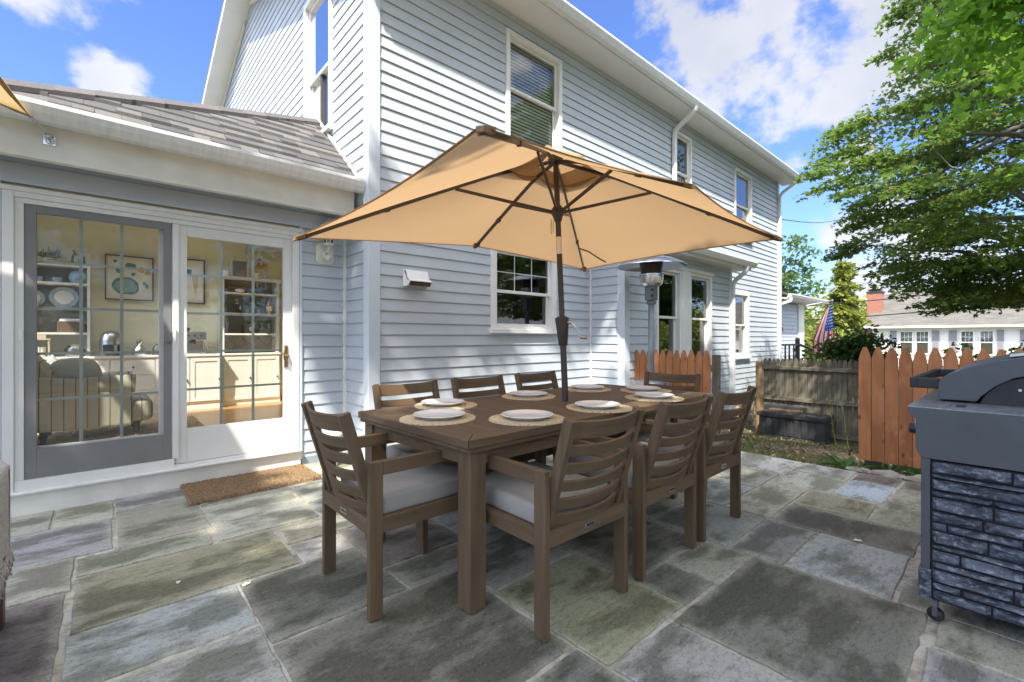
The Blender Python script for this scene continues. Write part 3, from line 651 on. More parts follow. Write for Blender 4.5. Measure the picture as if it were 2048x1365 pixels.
# ---- extension roof with lapped shingle courses
PZ = lambda y: 2.78+.86*(y-4.30)
hipx = lambda y: -.85+(y-4.19)/(5.28-4.19)*(XG+.85)      # hip line: courses stop here on the left
mb = MB(); rs2 = random.Random(9); y = 4.10; step = .108; row = 0
while y < 5.30:
    xa = max(-.90, hipx(max(y, 4.19))) if y > 4.19 else -.90
    x = xa-rs2.uniform(0, .2)
    while x < XG-.02:
        w = rs2.choice([.11, .14, .17, .2, .23]); xb = min(x+w, XG-.02); th = rs2.choice([.010, .024])
        y1 = min(y+step*1.15, 5.36); x_ = max(x, xa)
        if xb-x_ > .01:
            c0 = rs2.choice([(.10, .097, .098), (.125, .12, .119), (.082, .08, .082), (.14, .132, .126)]); k = rs2.uniform(.9, 1.1); c0 = tuple(q*k for q in c0)
            xl1 = max(x_, hipx(y1)) if y1 > 4.19 else x_; xl1 = min(xl1, xb)
            mb.hexa([(x_, y, PZ(y)), (xb, y, PZ(y)), (xb, y1, PZ(y1)), (xl1, y1, PZ(y1)), (x_, y, PZ(y)+th+.008), (xb, y, PZ(y)+th+.008), (xb, y1, PZ(y1)+.002), (xl1, y1, PZ(y1)+.002)], 0, c0)
        x += w+.0015
    y += step; row += 1
mb.add([(-.88, 4.12, PZ(4.12)-.004), (XG, 4.12, PZ(4.12)-.004), (XG, 5.28, PZ(5.28)-.004), (-.88, 4.19, PZ(4.19)-.004)], [(0, 1, 2, 3)], 0, (.1, .1, .1))
# far slope beyond the hip, down to the back eave
SUN_HOLE = (-.86, 1.2, 6.3, 7.75)     # added opening in the far slope, lets sun into the room
def far_z(x, y):
    yh = 4.19+(x+.88)/(XG+.88)*1.09; return PZ(yh)-.004+(y-yh)/(9.0-yh)*(3.5-PZ(yh))
xs_ = [-.88, SUN_HOLE[0], -.4, .1, .6, SUN_HOLE[1], XG]
for i in range(len(xs_)-1):
    xa, xb = xs_[i], xs_[i+1]; ya_, yb_ = 4.19+(xa+.88)/(XG+.88)*1.09, 4.19+(xb+.88)/(XG+.88)*1.09
    for (u0, u1) in ((None, SUN_HOLE[2]), (SUN_HOLE[2], SUN_HOLE[3]), (SUN_HOLE[3], 9.0)):
        if u0 == SUN_HOLE[2] and xa >= SUN_HOLE[0]-1e-6 and xb <= SUN_HOLE[1]+1e-6: continue
        p0, p1 = (ya_, yb_) if u0 is None else (u0, u0)
        mb.add([(xa, p0, far_z(xa, p0)), (xb, p1, far_z(xb, p1)), (xb, u1, far_z(xb, u1)), (xa, u1, far_z(xa, u1))], [(0, 1, 2, 3)], 0, (.15, .14, .14))
# hip cap shingles
hp = Vector((-.85, 4.19, PZ(4.19))); hq = Vector((XG-.01, 5.28, PZ(5.28))); hd = (hq-hp); n = 13
for i in range(n):
    a = hp+hd*(i/n); b_ = hp+hd*((i+1.12)/n); k = rs2.uniform(.85, 1.1)
    if b_.x > XG-.01: b_ = hq
    pf = Vector((0, -.10, -.075)); pk = Vector((0, .12, -.05)); up = Vector((0, 0, .038)); up2 = Vector((0, 0, .034))
    c_ = (.115*k, .107*k, .107*k)
    for fo in (pf, pk):
        mb.hexa([a, a+fo, b_+fo, b_, a+up, a+fo+up, b_+fo+up2, b_+up2], 0, c_)
mb.build('extension_roof', 'shingle', house, fix=False)
mb = MB(); mb.hexa([(XG-.035, 4.17, PZ(4.17)+.015), (XG-.016, 4.17, PZ(4.17)+.015), (XG-.016, 5.30, PZ(5.30)+.015), (XG-.035, 5.30, PZ(5.30)+.015), (XG-.035, 4.17, PZ(4.17)+.05), (XG-.016, 4.17, PZ(4.17)+.05), (XG-.016, 5.30, PZ(5.30)+.05), (XG-.035, 5.30, PZ(5.30)+.05)]); mb.build('flashing', 'trim', house)
gutter(house, -.9, 1.84, 4.14, 2.655, w=.125, h=.105)
mb = MB(); mb.box(-.9, 1.80, 4.24, 4.262, 2.37, 2.60); mb.box(-.9, 1.80, 4.142, 4.24, 2.585, 2.60); mb.box(-.9, 1.80, 4.225, 4.29, 2.352, 2.37); mb.build('fascia', 'kick', house, bevel=.003)
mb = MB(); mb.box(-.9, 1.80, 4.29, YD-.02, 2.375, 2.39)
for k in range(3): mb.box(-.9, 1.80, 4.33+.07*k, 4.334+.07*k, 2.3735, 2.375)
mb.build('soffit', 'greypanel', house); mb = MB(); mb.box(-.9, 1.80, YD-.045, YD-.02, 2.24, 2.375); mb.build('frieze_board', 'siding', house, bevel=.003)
# ---- sliding door
door = MB()
fx0, fx1, fz0, fz1 = -.485, 1.385, .145, 2.20
fbox(door, LDo, fx0, fx0+.055, -.14, .035, fz0, fz1); fbox(door, LDo, fx1-.055, fx1, -.14, .035, fz0, fz1)
fbox(door, LDo, fx0+.055, fx1-.055, -.14, .035, fz1-.05, fz1); fbox(door, LDo, fx0+.055, fx1-.055, -.14, .02, fz1-.085, fz1-.05)
fbox(door, LDo, fx0+.055, .44, -.06, .028, fz0, fz0+.085); fbox(door, LDo, .44, fx1-.055, -.14, .022, fz0, fz0+.035)
fbox(door, LDo, fx0+.055, fx0+.10, -.06, .02, fz0+.085, fz1-.085)
fbox(door, LDo, -.52, 1.42, .0355, .05, fz1-.012, fz1+.02)
sd = door.build('sliding_door', 'trim', house, bevel=.003)
mb = MB(); fbox(mb, LDo, -.55, fx0-.003, -.01, .03, .06, 2.24); fbox(mb, LDo, fx1+.003, 1.415, -.01, .03, .06, 2.24); mb.build('door_casing', 'trimb', house, bevel=.002)
def dpanel(x0, x1, z0, z1, oo, st, rb, rt, mat, name, nx=3, nz_=5, gm_='doorglass'):
    p = MB(); fbox(p, LDo, x0, x0+st, oo-.04, oo, z0, z1); fbox(p, LDo, x1-st, x1, oo-.04, oo, z0, z1)
    fbox(p, LDo, x0+st, x1-st, oo-.038, oo-.002, z0, z0+rb); fbox(p, LDo, x0+st, x1-st, oo-.038, oo-.002, z1-rt, z1)
    d_ = p.build(name, mat, sd, bevel=.002)
    return (x0+st, x1-st, z0+rb, z1-rt)
g1 = dpanel(-.385, .405, .235, 2.11, -.055, .055, .20, .045, 'trim', 'door_panel')
g2 = dpanel(.455, 1.33, .185, 2.115, .0, .072, .275, .085, 'trim', 'door_panel')
# screen in front of the left panel
p = MB(); so = .012
fbox(p, LDo, -.385, -.325, so-.02, so, .232, 2.112); fbox(p, LDo, .375, .425, so-.02, so, .232, 2.112); fbox(p, LDo, -.325, .375, so-.02, so, .232, .432); fbox(p, LDo, -.325, .375, so-.02, so, 2.06, 2.112)
p.build('screen_door', 'scrgrey', sd, bevel=.002)
p = MB(); fbox(p, LDo, .430, .470, -.055, .030, .235, 2.112); p.build('mullion', 'trim', sd, bevel=.002)
p = MB(); p.add([LDo(-.325, so-.012, .432), LDo(.375, so-.012, .432), LDo(.375, so-.012, 2.06), LDo(-.325, so-.012, 2.06)], [(0, 1, 2, 3)]); p.build('insect_screen', 'screen', sd)
for (gx0, gx1, gz0, gz1), oo in ((g1, -.075), (g2, -.02)):
    p = MB(); p.add([LDo(gx0, oo, gz0), LDo(gx1, oo, gz0), LDo(gx1, oo, gz1), LDo(gx0, oo, gz1)], [(0, 1, 2, 3)]); p.build('pane', 'doorglass', sd)
    p = MB()
    for i in (1, 2):
        x = gx0+(gx1-gx0)*i/3; fbox(p, LDo, x-.010, x+.010, oo-.014, oo-.004, gz0, gz1)
    for i in range(1, 5):
        z = gz0+(gz1-gz0)*i/5; fbox(p, LDo, gx0, gx1, oo-.0135, oo-.0045, z-.009, z+.009)
    p.build('muntin', pm('muntin_green_grey', (.58, .63, .59), .5, .04) if 'muntin' not in M else M['muntin'], sd)
p = MB(); fbox(p, LDo, 1.262, 1.292, 0, .012, .93, 1.13); p.tube([LDo(1.27, .012, 1.12), LDo(1.255, .05, 1.11), LDo(1.245, .06, 1.06), LDo(1.25, .055, 1.0), LDo(1.268, .02, .985)], .007, 8); p.lathe([(.014, 0), (.018, .01), (.016, .03), (.004, .034)], (0, 0, 0), 12)
n0 = len(p.v)-48
for i in range(n0, len(p.v)): x, y_, z = p.v[i]; p.v[i] = tuple(LDo(1.281+x, .012+z, 1.03+y_))
p.build('handle', 'brass', sd, smooth=False, fix=True)
p = MB(); fbox(p, LDo, .385, .425, so, so+.018, 1.165, 1.26); fbox(p, LDo, .40, .42, so+.018, so+.026, 1.175, 1.25); p.build('latch', 'scrgrey', sd, bevel=.002)
p = MB(); fbox(p, LDo, -.405, -.388, .036, .046, 1.18, 1.25); fbox(p, LDo, .437, .45, .03, .045, 1.16, 1.27); p.build('strike_plate', 'trim', sd, bevel=.002)
mb = MB(); mb.box(-.56, 1.40, YD-.035, YD+.1, -.02, .143); mb.build('kick_board', 'kick', house, bevel=.003)
mb = MB(); fbox(mb, LDo, -.53, 1.40, -.02, .075, .143, .158); mb.build('door_sill', 'trim', house, bevel=.003)
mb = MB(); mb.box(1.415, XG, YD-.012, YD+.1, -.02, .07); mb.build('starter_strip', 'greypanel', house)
# ---- vent hood
mb = MB(); x0, x1 = 2.175, 2.42
mb.box(x0-.01, x1+.01, YM-.03, YM-.012, 1.70, 1.86)
pr = [(YM-.03, 1.85), (YM-.045, 1.85), (YM-.06, 1.82), (YM-.085, 1.77), (YM-.14, 1.745), (YM-.14, 1.738), (YM-.08, 1.76), (YM-.05, 1.81), (YM-.035, 1.835), (YM-.03, 1.835)]
mb.prism(pr, 'x', x0, x1)
for x in (x0, x1-.004): mb.prism([(YM-.03, 1.85), (YM-.045, 1.85), (YM-.06, 1.82), (YM-.085, 1.77), (YM-.14, 1.742), (YM-.10, 1.70), (YM-.03, 1.70)], 'x', x, x+.004)
vh = mb.build('vent_hood', 'trim', house, fix=True)
mb = MB(); mb.box(x0+.006, x1-.006, YM-.09, YM-.032, 1.712, 1.74); mb.box(x0+.006, x1-.006, YM-.11, YM-.095, 1.70, 1.742); mb.build('flap', 'knob', vh)
# ---- wall lantern
lx = 1.625
mb = MB(); LL = LDo
def octo(cx_, cz_, w, h, c, o0, o1, m_):
    pl = [(cx_-w, cz_-h+c), (cx_-w+c, cz_-h), (cx_+w-c, cz_-h), (cx_+w, cz_-h+c), (cx_+w, cz_+h-c), (cx_+w-c, cz_+h), (cx_-w+c, cz_+h), (cx_-w, cz_+h-c)]
    vs = [LL(a, o0, z) for a, z in pl]+[LL(a, o1, z) for a, z in pl]; m_.add(vs, [tuple(range(8)), tuple(range(15, 7, -1))]+[(i, 8+i, 8+(i+1) % 8, (i+1) % 8) for i in range(8)])
octo(lx, 2.015, .085, .10, .03, .01, .028, mb); octo(lx, 2.015, .065, .08, .025, .028, .04, mb); octo(lx, 2.01, .04, .05, .02, .04, .07, mb)
mb.ball(tuple(LL(lx+.01, .085, 1.975)), .035, 12); mb.tube([LL(lx, .06, 2.02), LL(lx, .11, 2.03), LL(lx, .125, 2.07)], .014, 10)
mb.lathe([(.02, 0), (.05, .012), (.052, .02), (.03, .03)], LL(lx, .125, 2.075), 8)
for k in range(8):
    a = k*math.pi/4; c_ = LL(lx, .125, 2.09); mb.tube([c_+Vector((.042*math.cos(a), .042*math.sin(a), 0)), c_+Vector((.066*math.cos(a), .066*math.sin(a), .12)), c_+Vector((.055*math.cos(a), .055*math.sin(a), .17))], .0035, 5)
mb.lathe([(.075, 0), (.07, .015), (.03, .05), (.012, .06), (.012, .075), (.001, .08)], LL(lx, .125, 2.26), 16)
ln = mb.build('wall_lantern', 'cream', house, fix=True)
mb = MB(); mb.lathe([(.038, 0), (.05, .06), (.06, .12), (.05, .165)], LL(lx, .125, 2.092), 20); mb.build('lamp_glass', 'clearglass', ln, smooth=True)
# ---- interior room shell (parts of the house)
mb = MB(); mb.box(-.9, 2.6, 8.80, 8.85, .1, 2.95); mb.box(2.45, 2.5, YD+.2, 8.8, .1, 2.95)
mb.box(-.9, -.86, 8.35, 8.8, .1, 2.95); mb.box(-.9, -.86, 5.7, 6.8, .1, 2.95); mb.box(-.9, -.86, 6.8, 8.35, 2.4, 2.95); mb.box(-.9, -.86, 6.8, 8.35, .1, .4); mb.box(-.9, -.86, YD, 4.75, .1, 2.5); mb.box(-.9, -.86, 4.75, 5.7, 2.3, 2.5)  # unseen left wall, gaps added to let daylight into the room
mb.box(XG+.03, 2.45, YD+.2, YD+.25, .1, 2.5); mb.build('room_wall', 'wallcream', house)
mb = MB(); mb.box(-.9, 2.6, YD+.03, 8.85, .06, .122); mb.build('room_floor', 'oak', house)
mb = MB(); mb.hexa([(-.95, YD, 2.56), (2.6, YD, 2.56), (2.6, 6.0, 2.95), (-.95, 6.0, 2.95), (-.95, YD, 2.60), (2.6, YD, 2.60), (2.6, 6.0, 2.99), (-.95, 6.0, 2.99)]); mb.box(-.95, 2.6, 6.0, 6.75, 2.95, 2.99); mb.box(-.95, 2.6, 7.70, 8.9, 2.95, 2.99); mb.box(-.95, -.78, 6.75, 7.70, 2.95, 2.99); mb.box(1.1, 2.6, 6.75, 7.70, 2.95, 2.99); mb.build('room_ceiling', 'ceil', house)  # ceiling left open below the added roof opening
mb = MB(); mb.box(-.10, 1.42, 8.775, 8.80, 1.06, 1.11); mb.box(-.10, 1.42, 8.765, 8.80, 1.11, 1.125); mb.build('chair_rail', 'cabinet', house)
mb = MB(); mb.box(-.9, XG, YD+.01, YD+.1, 2.21, 2.6); mb.box(-.9, -.55, YD+.02, YD+.1, .1, 2.25); mb.box(1.42, XG+.1, YD+.02, YD+.1, .0, 2.5); mb.build('inner_lining', 'wallcream', house)
# ---- porch on the far side
mb = MB(); LP_ = plane_frame((0, 4.62), (1, 0), (0, -1)); siding(mb, LP_, 13.95, 16.05, -.9, 2.2); mb.build('porch_wall', 'siding', house)
mb = MB(); mb.box(12.45, 13.3, 4.64, 4.7, -.5, 2.25); mb.box(13.35, 13.9, 4.60, 4.68, -.5, 2.25); mb.box(16.05, 16.6, 4.58, 4.75, -.9, 2.25); mb.box(16.5, 16.62, 4.7, 7.0, -.9, 2.25); mb.build('porch_post', 'trim', house)
shed(house, 12.43, 17.5, 4.22, 7.2, 2.42, 3.15, 'porch_roof')
mb = MB(); mb.box(12.43, 17.45, 4.25, 6.9, 2.26, 2.285); mb.box(13.9, 17.45, 4.235, 4.26, 2.25, 2.36); mb.build('porch_soffit', 'soffit', house)
gutter(house, 13.9, 17.5, 4.235, 2.40)
downspout(house, [(13.95, 4.17, 2.30), (13.95, 4.17, 2.2), (13.0, 4.3, 2.02), (12.55, 4.05, 1.98)], up=(0, 1, 0))
mb = MB()
def six(mb, ax, az, s):
    ring = [LP_(ax+.30*s*math.cos(t), .03, az-.22*s+.28*s*math.sin(t)) for t in [k*math.pi/6 for k in range(13)]]; mb.tube(ring, .012, 6)
    mb.tube([LP_(ax-.30*s, .03, az-.22*s), LP_(ax-.24*s, .03, az+.25*s), LP_(ax+.18*s, .03, az+.52*s)], .012, 6)
six(mb, 14.35, 1.49, .22); six(mb, 14.60, 1.49, .22); mb.build('house_number', 'redbrown', house)
mb = MB()
for a_, b_ in (((12.6, 3.95, 1.02), (13.9, 3.95, 1.02)), ((13.9, 3.95, 1.02), (15.2, 3.2, .45))): mb.bar(a_, b_, .05, .05)
mb.bar((13.75, 3.95, -.9), (13.75, 3.95, 1.12), .09, .09); mb.ball((13.75, 3.95, 1.15), .06, 10)
for x in (12.8, 13.1, 13.45): mb.bar((x, 3.95, -.9), (x, 3.95, 1.0), .03, .03); mb.ball((x, 3.95, .7), .045, 8, 0, .6, .6, 2.2)
for t in (.25, .5, .75): mb.bar((13.9+1.3*t, 3.95-.75*t, -.9), (13.9+1.3*t, 3.95-.75*t, 1.0-.57*t), .03, .03)
mb.build('railing', 'iron', house)

# ================================================================ DINING SET
tb = thing('dining_table', 'long brown slatted wooden dining table laid with white plates under the umbrella', 'table', (2.345, 2.115, 0), R(1.2), world=False)
HX, HY, TZ = 1.20, .535, .765
bw = .098; th = .038; g = .0025
for sy in (-1, 1):
    mb = MB(); mb.prism([(-HX, sy*HY), (HX, sy*HY), (HX-bw, sy*(HY-bw)), (-HX+bw, sy*(HY-bw))], 'z', TZ-th, TZ); mb.build('table_border', 'teakx', tb, bevel=.003, fix=True)
for sx in (-1, 1):
    mb = MB(); mb.prism([(sx*(HX-.0), -HY+g*2), (sx*(HX-.0), HY-g*2), (sx*(HX-bw+.0), HY-bw-g), (sx*(HX-bw+.0), -HY+bw+g)], 'z', TZ-th, TZ); mb.build('table_border', 'teaky', tb, bevel=.003, fix=True)
mb = MB(); x = -HX+bw+.004; n = 24; pw = (2*(HX-bw)-.004)/n
for i in range(n):
    mb.box(x, x+pw-.006, -HY+bw+.003, HY-bw-.003, TZ-.03, TZ-.0015); x += pw
mb.build('tabletop_planks', 'teaky', tb, bevel=.002)
mb = MB(); mb.box(-HX+.01, HX-.01, -HY+.01, -HY+.035, TZ-th-.022, TZ-th-.001); mb.box(-HX+.01, HX-.01, HY-.035, HY-.01, TZ-th-.022, TZ-th-.001); mb.box(-HX+.011, -HX+.035, -HY+.036, HY-.036, TZ-th-.022, TZ-th-.001); mb.box(HX-.035, HX-.011, -HY+.036, HY-.036, TZ-th-.022, TZ-th-.001)
az0, az1 = TZ-th-.092, TZ-th-.001
mb.box(-HX+.115, HX-.115, -HY+.045, -HY+.075, az0, az1); mb.box(-HX+.115, HX-.115, HY-.075, HY-.045, az0, az1); mb.box(-HX+.045, -HX+.075, -HY+.115, HY-.115, az0, az1); mb.box(HX-.075, HX-.045, -HY+.115, HY-.115, az0, az1)
mb.box(-.05, .05, -HY+.075, HY-.075, az0, az1); mb.build('apron', 'teakx', tb, bevel=.002)
for sx in (-1, 1):
    for sy in (-1, 1):
        mb = MB(); a0, a1 = sx*(HX-.03), sx*(HX-.118); b0, b1 = sy*(HY-.03), sy*(HY-.118); mb.box(a0, a1, b0, b1, .004, az1+.0005); mb.box(a0-sx*.01, a1+sx*.01, b0-sy*.01, b1+sy*.01, 0, .004)
        mb.build('leg', 'teakz', tb, bevel=.003)

def make_chair(label, group):
    t = thing('dining_chair', label, 'chair', (0, 0, 0), 0, group, world=False)
    W2, T, LW, AH = .278, .032, .060, .672
    for sx in (-1, 1):
        xo, xi = sx*W2, sx*(W2-T)
        for y0, y1 in ((-.30, -.30+LW), (.30-LW, .30)):
            mb = MB(); mb.box(xo, xi, y0, y1, .004, AH); mb.box(xo-sx*.005, xi+sx*.005, y0+.006, y1-.006, 0, .004); mb.build('leg', 'teakz', t, bevel=.0025)
        mb = MB(); mb.box(xo, xi, -.30+LW+.0006, .30-LW-.0006, AH-LW, AH); mb.build('armrest', 'teaky', t, bevel=.0025)
        mb = MB(); mb.box(xo-sx*.001, xi, -.30+LW, .30-LW, .365, .43); mb.build('seat_rail', 'teaky', t, bevel=.002)
    mb = MB(); mb.box(-W2+T, W2-T, -.300, -.272, .365, .432); mb.build('rear_rail', 'teakx', t, bevel=.002)
    mb = MB(); mb.box(-W2+T, W2-T, .268, .296, .365, .432); mb.build('front_rail', 'teakx', t, bevel=.002)
    # metal tag, engraved plate
    mb = MB(); mb.box(-.034, .034, -.3025, -.2995, .385, .411); pl = mb.build('maker_plate', 'steel', t, bevel=.001)
    mb = MB(); mb.box(-.024, -.006, -.3032, -.3026, .394, .403); mb.box(-.001, .008, -.3032, -.3026, .394, .403); mb.box(.013, .024, -.3032, -.3026, .394, .403); mb.build('engraving', 'knob', pl)
    # raked back frame
    pb_ = Vector((0, -.248, .40)); pt_ = Vector((0, -.392, .885)); dv = (pt_-pb_); dn = dv.normalized(); nn = Vector((0, -dn.z, dn.y))
    for sx in (-1, 1):
        mb = MB(); xa, xb = sx*(W2-T-.002), sx*(W2-T-.032)
        p = []
        for q in (pb_-nn*.024, pb_+nn*.024, pt_+nn*.024, pt_-nn*.024): p.append((q.y, q.z))
        mb.prism(p, 'x', min(xa, xb), max(xa, xb)); mb.build('back_post', 'teakz', t, bevel=.0025, fix=True)
    xs_ = W2-T-.032; hs = [(.992, .074, 1), (.785, .046, 0), (.630, .046, 0), (.475, .046, 0), (.320, .046, 0), (.178, .052, 0)]
    L_ = dv.length
    for c_, h_, top in hs:
        mb = MB(); vs = []; n = 12; s1 = c_*L_; s0 = s1-h_; tk = .014
        for i in range(n+1):
            u = -1+2*i/n; bow = .036*(1-u*u); x = u*xs_
            for (s_, o_) in ((s0, 0), (s0, tk), (s1, tk), (s1, 0)):
                q = pb_+dn*s_+nn*(o_-.004+bow); vs.append((x, q.y, q.z))
        fs = [(i*4+k, i*4+(k+1) % 4, (i+1)*4+(k+1) % 4, (i+1)*4+k) for i in range(n) for k in range(4)]+[(3, 2, 1, 0), tuple(n*4+k for k in range(4))]
        mb.add(vs, fs); mb.build('back_slat', 'teakx', t, bevel=.002, fix=True)
    mb = MB()
    for i in range(8):
        y = -.262+i*.066; mb.box(-W2+T+.001, W2-T-.001, y, y+.05, .405, .419)
    mb.build('seat_slats', 'teakx', t, bevel=.002)
    # cushion: soft box
    mb = MB(); nx, ny = 12, 12; x0, x1, y0, y1, z0, z1 = -W2+T+.006, W2-T-.006, -.225, .305, .421, .512
    def cz(u, v_): return 1-(max(abs(u), abs(v_))**8)*.25
    top, bot = [], []
    for j in range(ny+1):
        for i in range(nx+1):
            u, v_ = -1+2*i/nx, -1+2*j/ny; k = 1-.012*(1-(1-abs(u)**6)*(1-abs(v_)**6))
            X_ = (x0+x1)/2+(x1-x0)/2*u; Y_ = (y0+y1)/2+(y1-y0)/2*v_
            top.append((X_, Y_, z1-.004+.012*(1-u*u)*(1-v_*v_))); bot.append((X_, Y_, z0))
    vs = top+bot; N = (nx+1)*(ny+1); fs = []
    for j in range(ny):
        for i in range(nx):
            a = j*(nx+1)+i; fs.append((a, a+1, a+nx+2, a+nx+1)); fs.append((N+a, N+a+nx+1, N+a+nx+2, N+a+1))
    for i in range(nx): fs.append((i, N+i, N+i+1, i+1)); a = ny*(nx+1)+i; fs.append((a, a+1, N+a+1, N+a))
    for j in range(ny): a = j*(nx+1); fs.append((a, a+nx+1, N+a+nx+1, N+a)); a += nx; fs.append((a, N+a, N+a+nx+1, a+nx+1))
    mb.add(vs, fs); cu = mb.build('cushion', 'cushion', t, smooth=True, bevel=.018, seg=4, fix=True)
    return t
GRP = 'matching wooden armchairs set round the dining table'
ch0 = make_chair('brown slat-back chair nearest the camera, beside the front table leg', GRP)
ch0.location = (1.575, 1.540, 0); ch0.rotation_euler = (0, 0, R(-1.0))
chairs = [(2.252, 1.535, 0, 'brown slat-back chair in the middle of the near long side of the table'),
 (2.892, 1.540, 1, 'brown slat-back chair farthest right on the near long side of the table'),
 (1.14, 2.100, -90, 'brown slat-back chair at the left short end of the table, its back towards the door'),
 (1.60, 2.50, 180, 'brown chair on the house side of the table, nearest the sliding door'),
 (2.25, 2.53, 179, 'brown chair on the house side of the table, between two others along the siding'),
 (2.94, 2.55, 181, 'brown chair on the house side of the table, right behind the umbrella pole'),
 (3.42, 2.03, 98, 'brown chair at the far short end of the table, before the small cedar fence')]
for (x, y, a, lb) in chairs: copy_thing(ch0, (x, y, 0), R(a), lb, GRP)

# place settings
def make_mat(lab):
    mb = MB(); n = 72; prof = [(.002, .006), (.05, .0065), (.10, .006), (.15, .0065), (.176, .006)]
    vs = []; rm = random.Random(4)
    rings = [0.003]+[.012*k for k in range(1, 17)]
    for ri, r in enumerate(rings):
        for k in range(n):
            a = 2*math.pi*k/n; rr = r*(1+.02*math.cos(2*a+.6)+.01*math.cos(3*a)); vs.append((rr*math.cos(a), rr*math.sin(a), .006+(.0016 if ri % 2 else 0)))
    r = .2
    for k in range(n):
        a = 2*math.pi*k/n; rr = (r+(.0035 if k % 2 else -.0035))*(1+.02*math.cos(2*a+.6)+.01*math.cos(3*a)); vs.append((rr*math.cos(a), rr*math.sin(a), .0065 if k % 2 else .004))
    for k in range(n):
        a = 2*math.pi*k/n; rr = .203*(1+.02*math.cos(2*a+.6)+.01*math.cos(3*a)); vs.append((rr*math.cos(a), rr*math.sin(a), 0))
    R_ = len(rings)+2; fs = [(i*n+k, i*n+(k+1) % n, (i+1)*n+(k+1) % n, (i+1)*n+k) for i in range(R_-1) for k in range(n)]+[tuple(range(n-1, -1, -1))]
    mb.add(vs, fs); o = mb.build('placemat', 'jute', None, smooth=False, rel=False, fix=True); return setp(o, lab, 'placemat', 'round braided placemats on the table')
def make_plate(lab):
    mb = MB(); mb.lathe([(.001, .004), (.085, .004), (.088, 0), (.094, 0), (.096, .004), (.115, .010), (.139, .0185), (.1405, .0205), (.139, .022), (.118, .016), (.098, .0095), (.09, .008), (.001, .008)], (0, 0, 0), 56)
    o = mb.build('dinner_plate', 'porcelain', None, rel=False, auto=60, fix=True); return setp(o, lab, 'plate', 'white dinner plates laid on the placemats')
SP = [(1.354, 2.096, 'at the left short end of the table'), (1.648, 2.463, 'on the house side of the table, leftmost of that row'), (1.70, 1.765, 'on the near side of the table, left of the nearest chair back'),
      (2.357, 2.43, 'on the house side of the table, just left of the umbrella pole'), (2.30, 1.745, 'on the near side, between the umbrella pole and the nearest chair back'),
      (3.05, 2.44, 'on the house side of the table, just right of the umbrella pole'), (2.96, 1.76, 'on the near side of the table, behind the middle chair back'), (3.33, 2.06, 'at the far right short end of the table')]
pm0 = make_mat('braided tan placemat '+SP[0][2]); pl0 = make_plate('white plate '+SP[0][2]); zt = TZ-.0005
offs = [(.005, -.002), (-.015, .012), (.0, .0), (.0, .005), (-.01, .006), (.005, .0), (.006, .006), (-.02, .01)]
for i, (x, y, wh) in enumerate(SP):
    m_ = pm0 if i == 0 else pm0.copy(); p_ = pl0 if i == 0 else pl0.copy()
    if i: COL.objects.link(m_); COL.objects.link(p_)
    m_.location = (x, y, zt); m_.rotation_euler = (0, 0, i*1.3+.4); m_['label'] = 'braided tan placemat '+wh
    p_.location = (x+offs[i][0], y+offs[i][1], zt+.0078); p_.rotation_euler = (0, 0, i); p_['label'] = 'white plate '+wh

# ================================================================ UMBRELLA
um = thing('patio_umbrella', 'tan rectangular patio umbrella with dark bronze pole and ribs through the table', 'umbrella', (2.37, 2.06, 0))
PB = Vector((2.37, 2.045, .02)); HB = Vector((2.402, 2.205, 2.455))
pole = lambda z: PB+(HB-PB)*((z-.02)/(2.455-.02))
mb = MB(); mb.tube([pole(.03), pole(1.30)], .0215, 20); mb.build('lower_pole', 'bronze', um, smooth=False, auto=40)
mb = MB(); mb.tube([pole(1.29), pole(1.79)], .0195, 20); mb.tube([pole(1.90), pole(2.44)], .0195, 20); mb.build('upper_pole', 'bronze', um, auto=40)
mb = MB(); mb.tube([pole(1.785), pole(1.905)], .0205, 20); mb.build('tilt_joint', 'steel', um, auto=40)
mb = MB(); mb.tube([pole(1.145), pole(1.15), pole(1.30), pole(1.335), pole(1.345), pole(1.35)], [.028, .031, .046, .050, .036, .022], 20); ck = mb.build('crank_housing', 'bronze', um, auto=40)
c_ = pole(1.305); rt = Vector((math.sin(R(48)), -math.cos(R(48)), 0)); fw = Vector((math.cos(R(48)), math.sin(R(48)), 0))
mb = MB(); mb.tube([c_+rt*.03-fw*.02, c_+rt*.06-fw*.04], .012, 10); mb.tube([c_+rt*.055-fw*.035, c_+rt*.085-fw*.04+Vector((0, 0, -.03)), c_+rt*.12-fw*.04+Vector((0, 0, -.10))], .0065, 8); mb.tube([c_+rt*.118-fw*.04+Vector((0, 0, -.102)), c_+rt*.165-fw*.045+Vector((0, 0, -.108))], .009, 10)
mb.build('crank_handle', 'steel', ck)
mb = MB(); mb.lathe([(.24, 0), (.245, .015), (.22, .04), (.05, .065), (.03, .075), (.03, .30)], (2.37, 2.045, 0), 32); mb.build('umbrella_base', 'black', um, auto=40)
mb = MB(); c_ = pole(2.46); mb.lathe([(.02, -.03), (.05, -.02), (.055, .0), (.05, .02), (.02, .045), (.006, .07)], c_, 12); mb.build('top_hub', 'bronze', um, auto=50)
RUN = pole(2.085)
mb = MB(); mb.tube([pole(2.02), pole(2.05), pole(2.075), pole(2.10), pole(2.13)], [.026, .034, .046, .046, .026], 12); mb.build('runner_hub', 'bronze', um, auto=50)
mb = MB(); c_ = pole(2.03)-rt*.04
for k in range(16):
    mb.ball(c_+Vector((0, 0, -.012*k if k < 9 else -.012*(16-k)))+rt*(-.008 if k < 9 else .006), .0045, 6)
mb.build('release_chain', 'brass', um)
APX = Vector((2.405, 2.21, 2.50))
